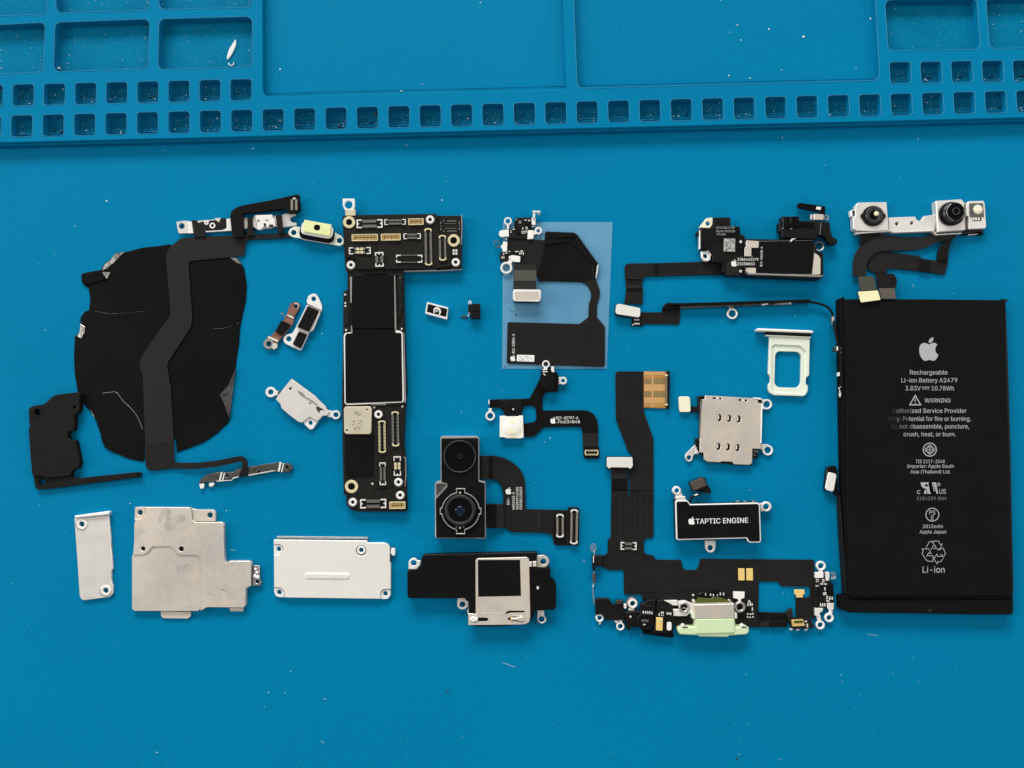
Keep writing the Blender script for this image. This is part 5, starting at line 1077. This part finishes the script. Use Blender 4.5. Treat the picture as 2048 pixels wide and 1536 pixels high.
prism("metal_can", mc, V("1430,1000,4 1560,992,4 1582,1066,5 1440,1074,5"), 1.3, 2.2, "gold", .14)
prism("can_top", mc, V("1448,1002 1548,996 1562,1030 1455,1035"), 2.15, 2.26, "olive_board", .03)
smd(mc, V, "1592,1012,22,16 1605,1050,20,16 1610,1072,16,16", 1.38, "solder", .3)
for x, y in ((1425, 1105), (1500, 1110), (1595, 1108)): prism("foot_pin", mc, rect(V.c(x, y), V.l(34), V.l(16), -20), .1, .8, "steel_bright", .06)
eb = prism("end_board", t, V("1692,505 1850,508 1870,540 1912,580,14 1922,800 1922,862 1700,862 1692,700"), .2, 1.2, "pcb_black", .08)
smd(eb, V, "1718,520,12,14 1736,522,12,14 1716,545,10,12 1736,545,10,12 1795,525,28,12 1796,548,26,12 1778,573,30,16 1822,575,28,14 1714,597,10,18 1737,597,10,18 1815,630,14,34 1802,690,14,34 1822,684,14,34 1840,720,18,14 1838,742,18,14 1872,740,16,38 1900,740,14,34 1840,770,14,20 1858,776,12,18 1764,818,12,36 1788,818,12,36 1812,818,12,36", 1.18, "solder", .3)
smd(eb, V, "1770,735,70,60 1765,630,60,60 1728,670,30,16 1726,690,26,12 1725,805,36,20", 1.18, "black_plastic", .4, "chips")
prism("end_chip", eb, V("1832,590 1905,585 1912,700 1880,705 1850,680"), 1.1, 1.8, "black_gloss", .1)
tab(t, V.c(1770, 362), V.l(56), V.l(34), V.c(1768, 450), V.l(40), .6, 1.3)
prism("tab_plate", t, V("1703,440,4 1797,438,4 1797,502,4 1703,504,4"), .6, 1.5, "ceramic", .07)
prism("tab_plate", t, V("1822,434,4 1868,436,4 1868,500 1855,538 1828,536"), .6, 1.5, "steel_satin", .07)
for i in range(3): tube("spring", t, [(*V.c(1885 + i * 20 + 12 * math.cos(a), 478 + 40 * math.sin(a)), 1.0) for a in (-1.6, -.8, 0, .8, 1.6)], .11, "steel_edge", 4)
tab(t, V.c(1762, 1055), V.l(52), V.l(31), V.c(1740, 945), V.l(40), .5, 1.2)
prism("tab_plate", t, V("1698,855 1792,856,4 1788,890 1752,912 1756,960 1718,950 1700,940"), .6, 1.4, "steel_satin", .07)
tab(t, V.c(1866, 970), V.l(53), V.l(31), V.c(1890, 880), V.l(40), .5, 1.2)
prism("tab_plate", t, V("1838,798,4 1920,798,4 1917,868 1890,884 1862,878 1840,850"), .6, 1.4, "steel_satin", .07)

# ================================================================ battery
t = thing("battery", "large flat black battery pack printed with grey lettering and symbols", "battery", 1855, 910)
prism("pouch", t, [(1689.5, 598, 3), (1850, 598), (2010, 600, 3), (2013, 700), (2019, 900), (2024.5, 1188, 4), (2018, 1193), (1704, 1195, 4), (1698, 1190), (1694, 960), (1691, 700)], 0, 3.6, "black_matte", .35)
prism("side_fold", t, [(1680, 597, 2), (1688, 593, 2), (1693, 610), (1697, 900), (1703, 1195), (1694, 1200), (1686, 950), (1682, 700)], 0, 2.9, "black_matte", .12)
prism("side_fold", t, [(2009, 597), (2018, 599, 2), (2012, 606), (2016, 700), (2022, 900), (2028, 1188), (2020, 1190), (2010, 900)], 0, 2.4, "black_plastic", .2)
prism("end_board", t, Y("185,1318 240,1325 400,1328 830,1330 1585,1326,8 1608,1352,8 1606,1440,10 1590,1452,8 1300,1450 900,1443 240,1434 180,1404,10"), 0, 2.9, "black_matte", .25)
prism("seam", t, Y("200,1285 1600,1285 1604,1345 200,1345"), 0, 2.3, "black_gloss", .05)
prism("corner_tab", t, Y("175,1300,8 225,1292,8 235,1330 190,1420,8 178,1400"), 0, 3.1, "black_matte", .15)
dome("dimple", t, Y.c(915, 1418), Y.l(18), 2.88, .12, "flex_grey", 14, 4)
ribbon("lead", t, [(1693, 1188, .3, 2.6), (1688, 1120, .3, 2.4), (1683, 1050, .3, 2.2), (1679, 990, .3, 1.6)], 2.6, "flex_black", 4, True)
cn = prism("connector_body", t, Y("58,236,14 75,218,10 128,214,14 146,250 156,438 166,460 128,462 122,434 48,424,14 40,405"), .3, 1.6, "black_gloss", .14)
prism("connector_plate", cn, Y("68,275,12 82,267,8 130,280,10 138,296,8 116,418,12 102,430,8 52,414,12 45,398,8"), 1.5, 1.9, "steel_satin", .1)
zb = 3.63
logo(t, X.c(1045, 567), X.l(222), zb, "print_grey")
def bl(fr, s, x, y, w, cap, m="print_grey", b=.06): txt(t, s, fr.c(x, y), fr.l(w), fr.l(cap), zb, m, 0, bold=b)
bl(X, "Rechargeable", 1043, 790, 360, 42); bl(X, "Li-ion Battery A2479", 1050, 866, 536, 42); bl(X, "3.83V", 893, 943, 146, 42); bl(X, "10.78Wh", 1178, 943, 214, 42)
flat("direct_current_mark", t, stroke(X("978,932 1052,932"), X.l(6)) + stroke(X("980,950 998,950"), X.l(6)) + stroke(X("1006,950 1024,950"), X.l(6)) + stroke(X("1032,950 1050,950"), X.l(6)), zb, "print_grey")
flat("warning_triangle", t, stroke(X("914,1012 966,1102 862,1102"), X.l(10), True), zb, "print_grey")
bl(X, "!", 914, 1068, 9, 52); bl(X, "WARNING", 1128, 1060, 250, 40)
def dim_line(s0, s1, s2, x0, x1, y, cap):
    """one printed line whose first letters take a darker colour for the reflective fade"""
    vs = text_mesh(s0 + s1 + s2); full = vs[3] - vs[2]; k = (x1 - x0) / full
    a = text_mesh(s0); b = text_mesh(s0 + s1)
    wa = (a[3] - a[2]) * k; wb = (b[3] - b[2]) * k
    bl(X, s0, x0 + wa / 2, y, wa, cap, "print_faint")
    v1 = text_mesh(s1.strip()); w1 = (v1[3] - v1[2]) * k; bl(X, s1.strip(), x0 + wb - w1 / 2, y, w1, cap, "print_dim")
    v2 = text_mesh(s2.strip()); w2 = (v2[3] - v2[2]) * k; bl(X, s2.strip(), x1 - w2 / 2, y, w2, cap)
dim_line("A", "uthori", "zed Service Provider", 694, 1406, 1158, 42)
dim_line("Onl", "y. Po", "tential for fire or burning.", 655, 1448, 1235, 42)
dim_line("Do ", "not d", "isassemble, puncture,", 682, 1430, 1308, 42)
bl(X, "crush, heat, or burn.", 1052, 1383, 500, 40)
c0 = Y.c(912, 80)
flat("standard_mark", t, [(circ(c0, Y.l(58), 40), [circ(c0, Y.l(50), 40)])] + stroke(Y("912,38 954,80 912,122 870,80"), Y.l(6), True) + stroke(Y("912,38 912,122"), Y.l(7)) + stroke(Y("870,80 954,80"), Y.l(6)) + [(Y("896,62 912,42 928,62"), []), (Y("896,98 912,118 928,98"), []), (Y("890,66 874,80 890,94"), []), (Y("934,66 950,80 934,94"), [])], zb, "print_grey")
bl(Y, "TIS 2217-2548", 915, 178, 242, 28); bl(Y, "Importer: Apple South", 917, 217, 388, 28); bl(Y, "Asia (Thailand) Ltd.", 917, 263, 332, 28)
flat("recognised_mark", t, [(Y("835,352 940,352 968,446 862,446 868,425 878,404 852,396 842,378"), [Y("868,368 895,368 900,386 872,386")])] + [(Y("905,352 928,352 945,425 952,430 938,352 962,352 982,446 925,446 912,430"), [])], zb, "print_grey")
flat("recognised_gap", t, stroke(Y("902,356 920,440"), Y.l(7)) + stroke(Y("880,402 890,446"), Y.l(6)), zb + .015, "black_matte")
bl(Y, "c", 819, 427, 26, 42); bl(Y, "US", 1018, 427, 54, 40)
c1 = Y.c(985, 369); flat("registered_mark", t, [(circ(c1, Y.l(15), 20), [circ(c1, Y.l(11), 20)])], zb, "print_grey"); bl(Y, "R", 985, 369, 11, 14, b=0)
bl(Y, "E184259 SNH", 927, 485, 242, 28, "print_dim")
c2 = Y.c(933, 620); flat("safety_mark", t, [(circ(c2, Y.l(57), 40), [circ(c2, Y.l(50), 40)])], zb, "print_grey")
bl(Y, "PS", 932, 602, 50, 34); bl(Y, "E", 934, 645, 22, 36); bl(Y, "2815mAh", 937, 717, 166, 28); bl(Y, "Apple Japan", 937, 762, 220, 28); bl(Y, "Li-ion", 944, 1076, 182, 52)
st = []
for q in ("882,893 908,845 935,840 947,866 925,910", "925,840 985,840 1000,870 1015,862 995,906 945,902 965,893 947,866", "980,915 1022,897 1042,942 1030,966 1000,950", "1035,962 1005,1010 975,1012 972,1030 946,986 972,946 975,966 1030,966", "845,903 905,905 925,946 905,935 882,968", "845,903 858,915 848,942 874,987", "890,960 940,962 938,1009 895,1006 873,985"):
    pts = Y(q); st += stroke(pts, Y.l(5), len(pts) > 5)
flat("recycling_mark", t, st, zb, "print_grey")

# ================================================================ front camera bar
t = thing("front_camera", "silver bar with two black lenses and folded ribbon cables above the battery", "camera module", *W.c(950, 500))
prism("cable", t, W("270,600 480,560 560,575 800,600 1090,602 1150,565,14 1200,540 1500,560 1480,602 1420,642 1300,655 1180,692,30 1090,747,40 920,770 680,777 500,785,60 420,830,60 365,900,50 345,960 336,1105 165,1105 165,900,60 200,800,60 270,700"), .8, 1.05, "flex_grey", .06)
prism("cable_tail", t, W("168,1052 336,1058 336,1105 170,1108"), 1.0, 1.15, "flex_grey", .04)
prism("cable_root", t, W("262,545 515,545 500,575 400,610 330,650 268,700"), .9, 1.5, "flex_dark", .15)
prism("under_cable", t, W("358,930,40 420,812,60 600,785 1020,850 1060,880 1245,905,10 1268,872 1250,832 1270,750,40 1340,660,40 1440,630 1395,740,40 1378,950 1342,1082,8 1110,1052 1000,1036 600,1000 600,1062 450,1062 360,1015,20"), .3, .6, "flex_black", .06)
prism("cable_sleeve", t, W("1020,882,10 1160,895 1165,1050 1115,1055 1005,1035,10"), .5, .95, "flex_dark", .1)
prism("upper_fold", t, W("1250,870 1260,780 1300,700,30 1380,640 1430,640 1395,740 1378,900 1260,905"), .5, 1.2, "flex_dark", .1)
rise = lambda px, py: (py - 552) * .062
p1 = prism("plug_neck", t, W("236,1108,8 432,1104,8 474,1282 258,1292"), 1.4, 1.7, "flex_olive", .06, zf=rise)
prism("plug_neck", t, W("455,1062 690,1072,8 722,1120 734,1190,8 712,1248 488,1248"), 1.1, 1.4, "flex_dark", .06, zf=rise)
prism("plug_plate", t, W("498,1250,8 700,1246,8 718,1392 528,1392,8"), .9, 1.2, "brown_grey", .06, zf=rise)
pb2 = prism("plug_body", t, W("225,1302,14 490,1280,14 526,1412,14 268,1450,14"), 3.65, 4.2, "black_plastic", .08)
prism("plug_plate", pb2, W("232,1302,16 488,1286,16 522,1406,16 272,1440,16"), 4.15, 4.5, "cream_yellow", .08)
b1 = prism("lens_housing", t, W("200,200,10 235,160,10 598,154,8 627,518 400,528 225,522 175,500,10 165,350 196,345"), .3, 2.10, "steel_soft", .14)
o = prism("lens_mount", b1, [W.c(430 + (140 if not (abs(math.sin(a)) < .2) else 160) * math.cos(a), 330 + 130 * math.sin(a)) for a in [i * math.pi / 36 for i in range(72)]], 2.00, 2.50, "black_plastic", .1)
ring("lens_barrel", o, W.c(445, 318), W.l(112), W.l(60), 2.40, 3.00, "lens_ring", .25, 36)
disc("lens_glass", o, W.c(455, 310), W.l(64), 2.40, 2.70, "lens_glass", .02, 28)
dome("yellow_led", o, W.c(466, 304), W.l(33), 2.65, .35, "cream_yellow", 20, 5)  # yellow LED inside the lens mount
prism("side_tab", t, W("130,265,14 150,255,8 192,258 195,340 142,342,14"), .5, 1.8, "steel_bright", .1, [W("160,268 190,268 192,338 162,338")])
prism("bar", t, W("625,352 962,340 985,380,14 1020,396,14 1060,378,14 1076,335 1222,312 1216,515 690,534 640,520"), .3, 1.6, "steel_soft", .1, [circ(W.c(732, 430), W.l(25), 18), circ(W.c(923, 422), W.l(23), 18)])
prism("bar_fold", t, W("195,538,8 230,545 640,516 690,536 1160,512 1195,512 1240,562 1560,545 1560,558 1235,578 1185,528 690,548 655,530 215,562"), .3, 1.9, "steel_soft", .08)
b2 = prism("lens_housing", t, W("1226,138,8 1560,118,12 1592,160 1607,512,8 1255,536,8"), .3, 2.50, "steel_soft", .16)
prism("side_wall", t, W("1212,330 1226,330 1256,536 1225,520"), .3, 1.7, "steel_dark", .08)
o = prism("lens_mount", b2, circ(W.c(1435, 302), W.l(163), 44, W.l(152)), 2.40, 3.00, "black_plastic", .12)
prism("lens_barrel", o, circ(W.c(1462, 285), W.l(132), 44), 2.90, 3.90, "lens_ring", .3)
ring("lens_rim", o, W.c(1482, 278), W.l(120), W.l(108), 3.80, 4.40, "lens_ring", .1, 44)
disc("lens_glass", o, W.c(1482, 278), W.l(109), 3.80, 4.20, "lens_glass", .02, 36)
ring("lens_inner", o, W.c(1490, 270), W.l(50), W.l(36), 4.18, 4.30, "lens_ring", .04)
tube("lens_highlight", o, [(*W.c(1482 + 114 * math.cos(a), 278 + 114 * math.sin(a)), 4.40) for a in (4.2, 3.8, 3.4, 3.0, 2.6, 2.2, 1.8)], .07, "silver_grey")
b3 = prism("sensor_housing", t, W("1634,152,10 1660,142,6 1840,136,10 1856,170 1876,470,14 1860,492,10 1652,502,10"), .3, 2.10, "steel_soft", .16)
prism("sensor_window", b3, W("1652,170,8 1832,166,8 1848,345 1812,352 1812,395 1700,398 1692,350 1662,345"), 2.00, 2.18, "steel_dark", .05)
dome("sensor_dome", b3, W.c(1765, 252), W.l(62), 2.15, .35, "cream", 24, 6)
smd(b3, W, "1712,368,20,34 1742,368,20,34 1776,368,20,34", 2.16, "solder", .12, "contacts")
prism("gap_filler", t, W("1592,150 1636,160 1650,500 1608,510"), .3, 1.6, "steel_dark", .1)
prism("gap_filler", t, W("1590,160 1612,168 1634,180 1640,330 1622,330 1618,190"), 1.5, 2.3, "steel_bright", .06)
prism("foot", t, W("1560,545 1680,505 1840,512 1838,545 1760,540 1640,562 1560,572"), .2, 1.4, "black_plastic", .12)
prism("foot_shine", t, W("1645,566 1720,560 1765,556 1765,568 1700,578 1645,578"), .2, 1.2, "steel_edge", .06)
prism("foot_tip", t, W("1768,556 1842,552 1842,568 1800,578 1765,572"), .1, .9, "black_gloss", .08)
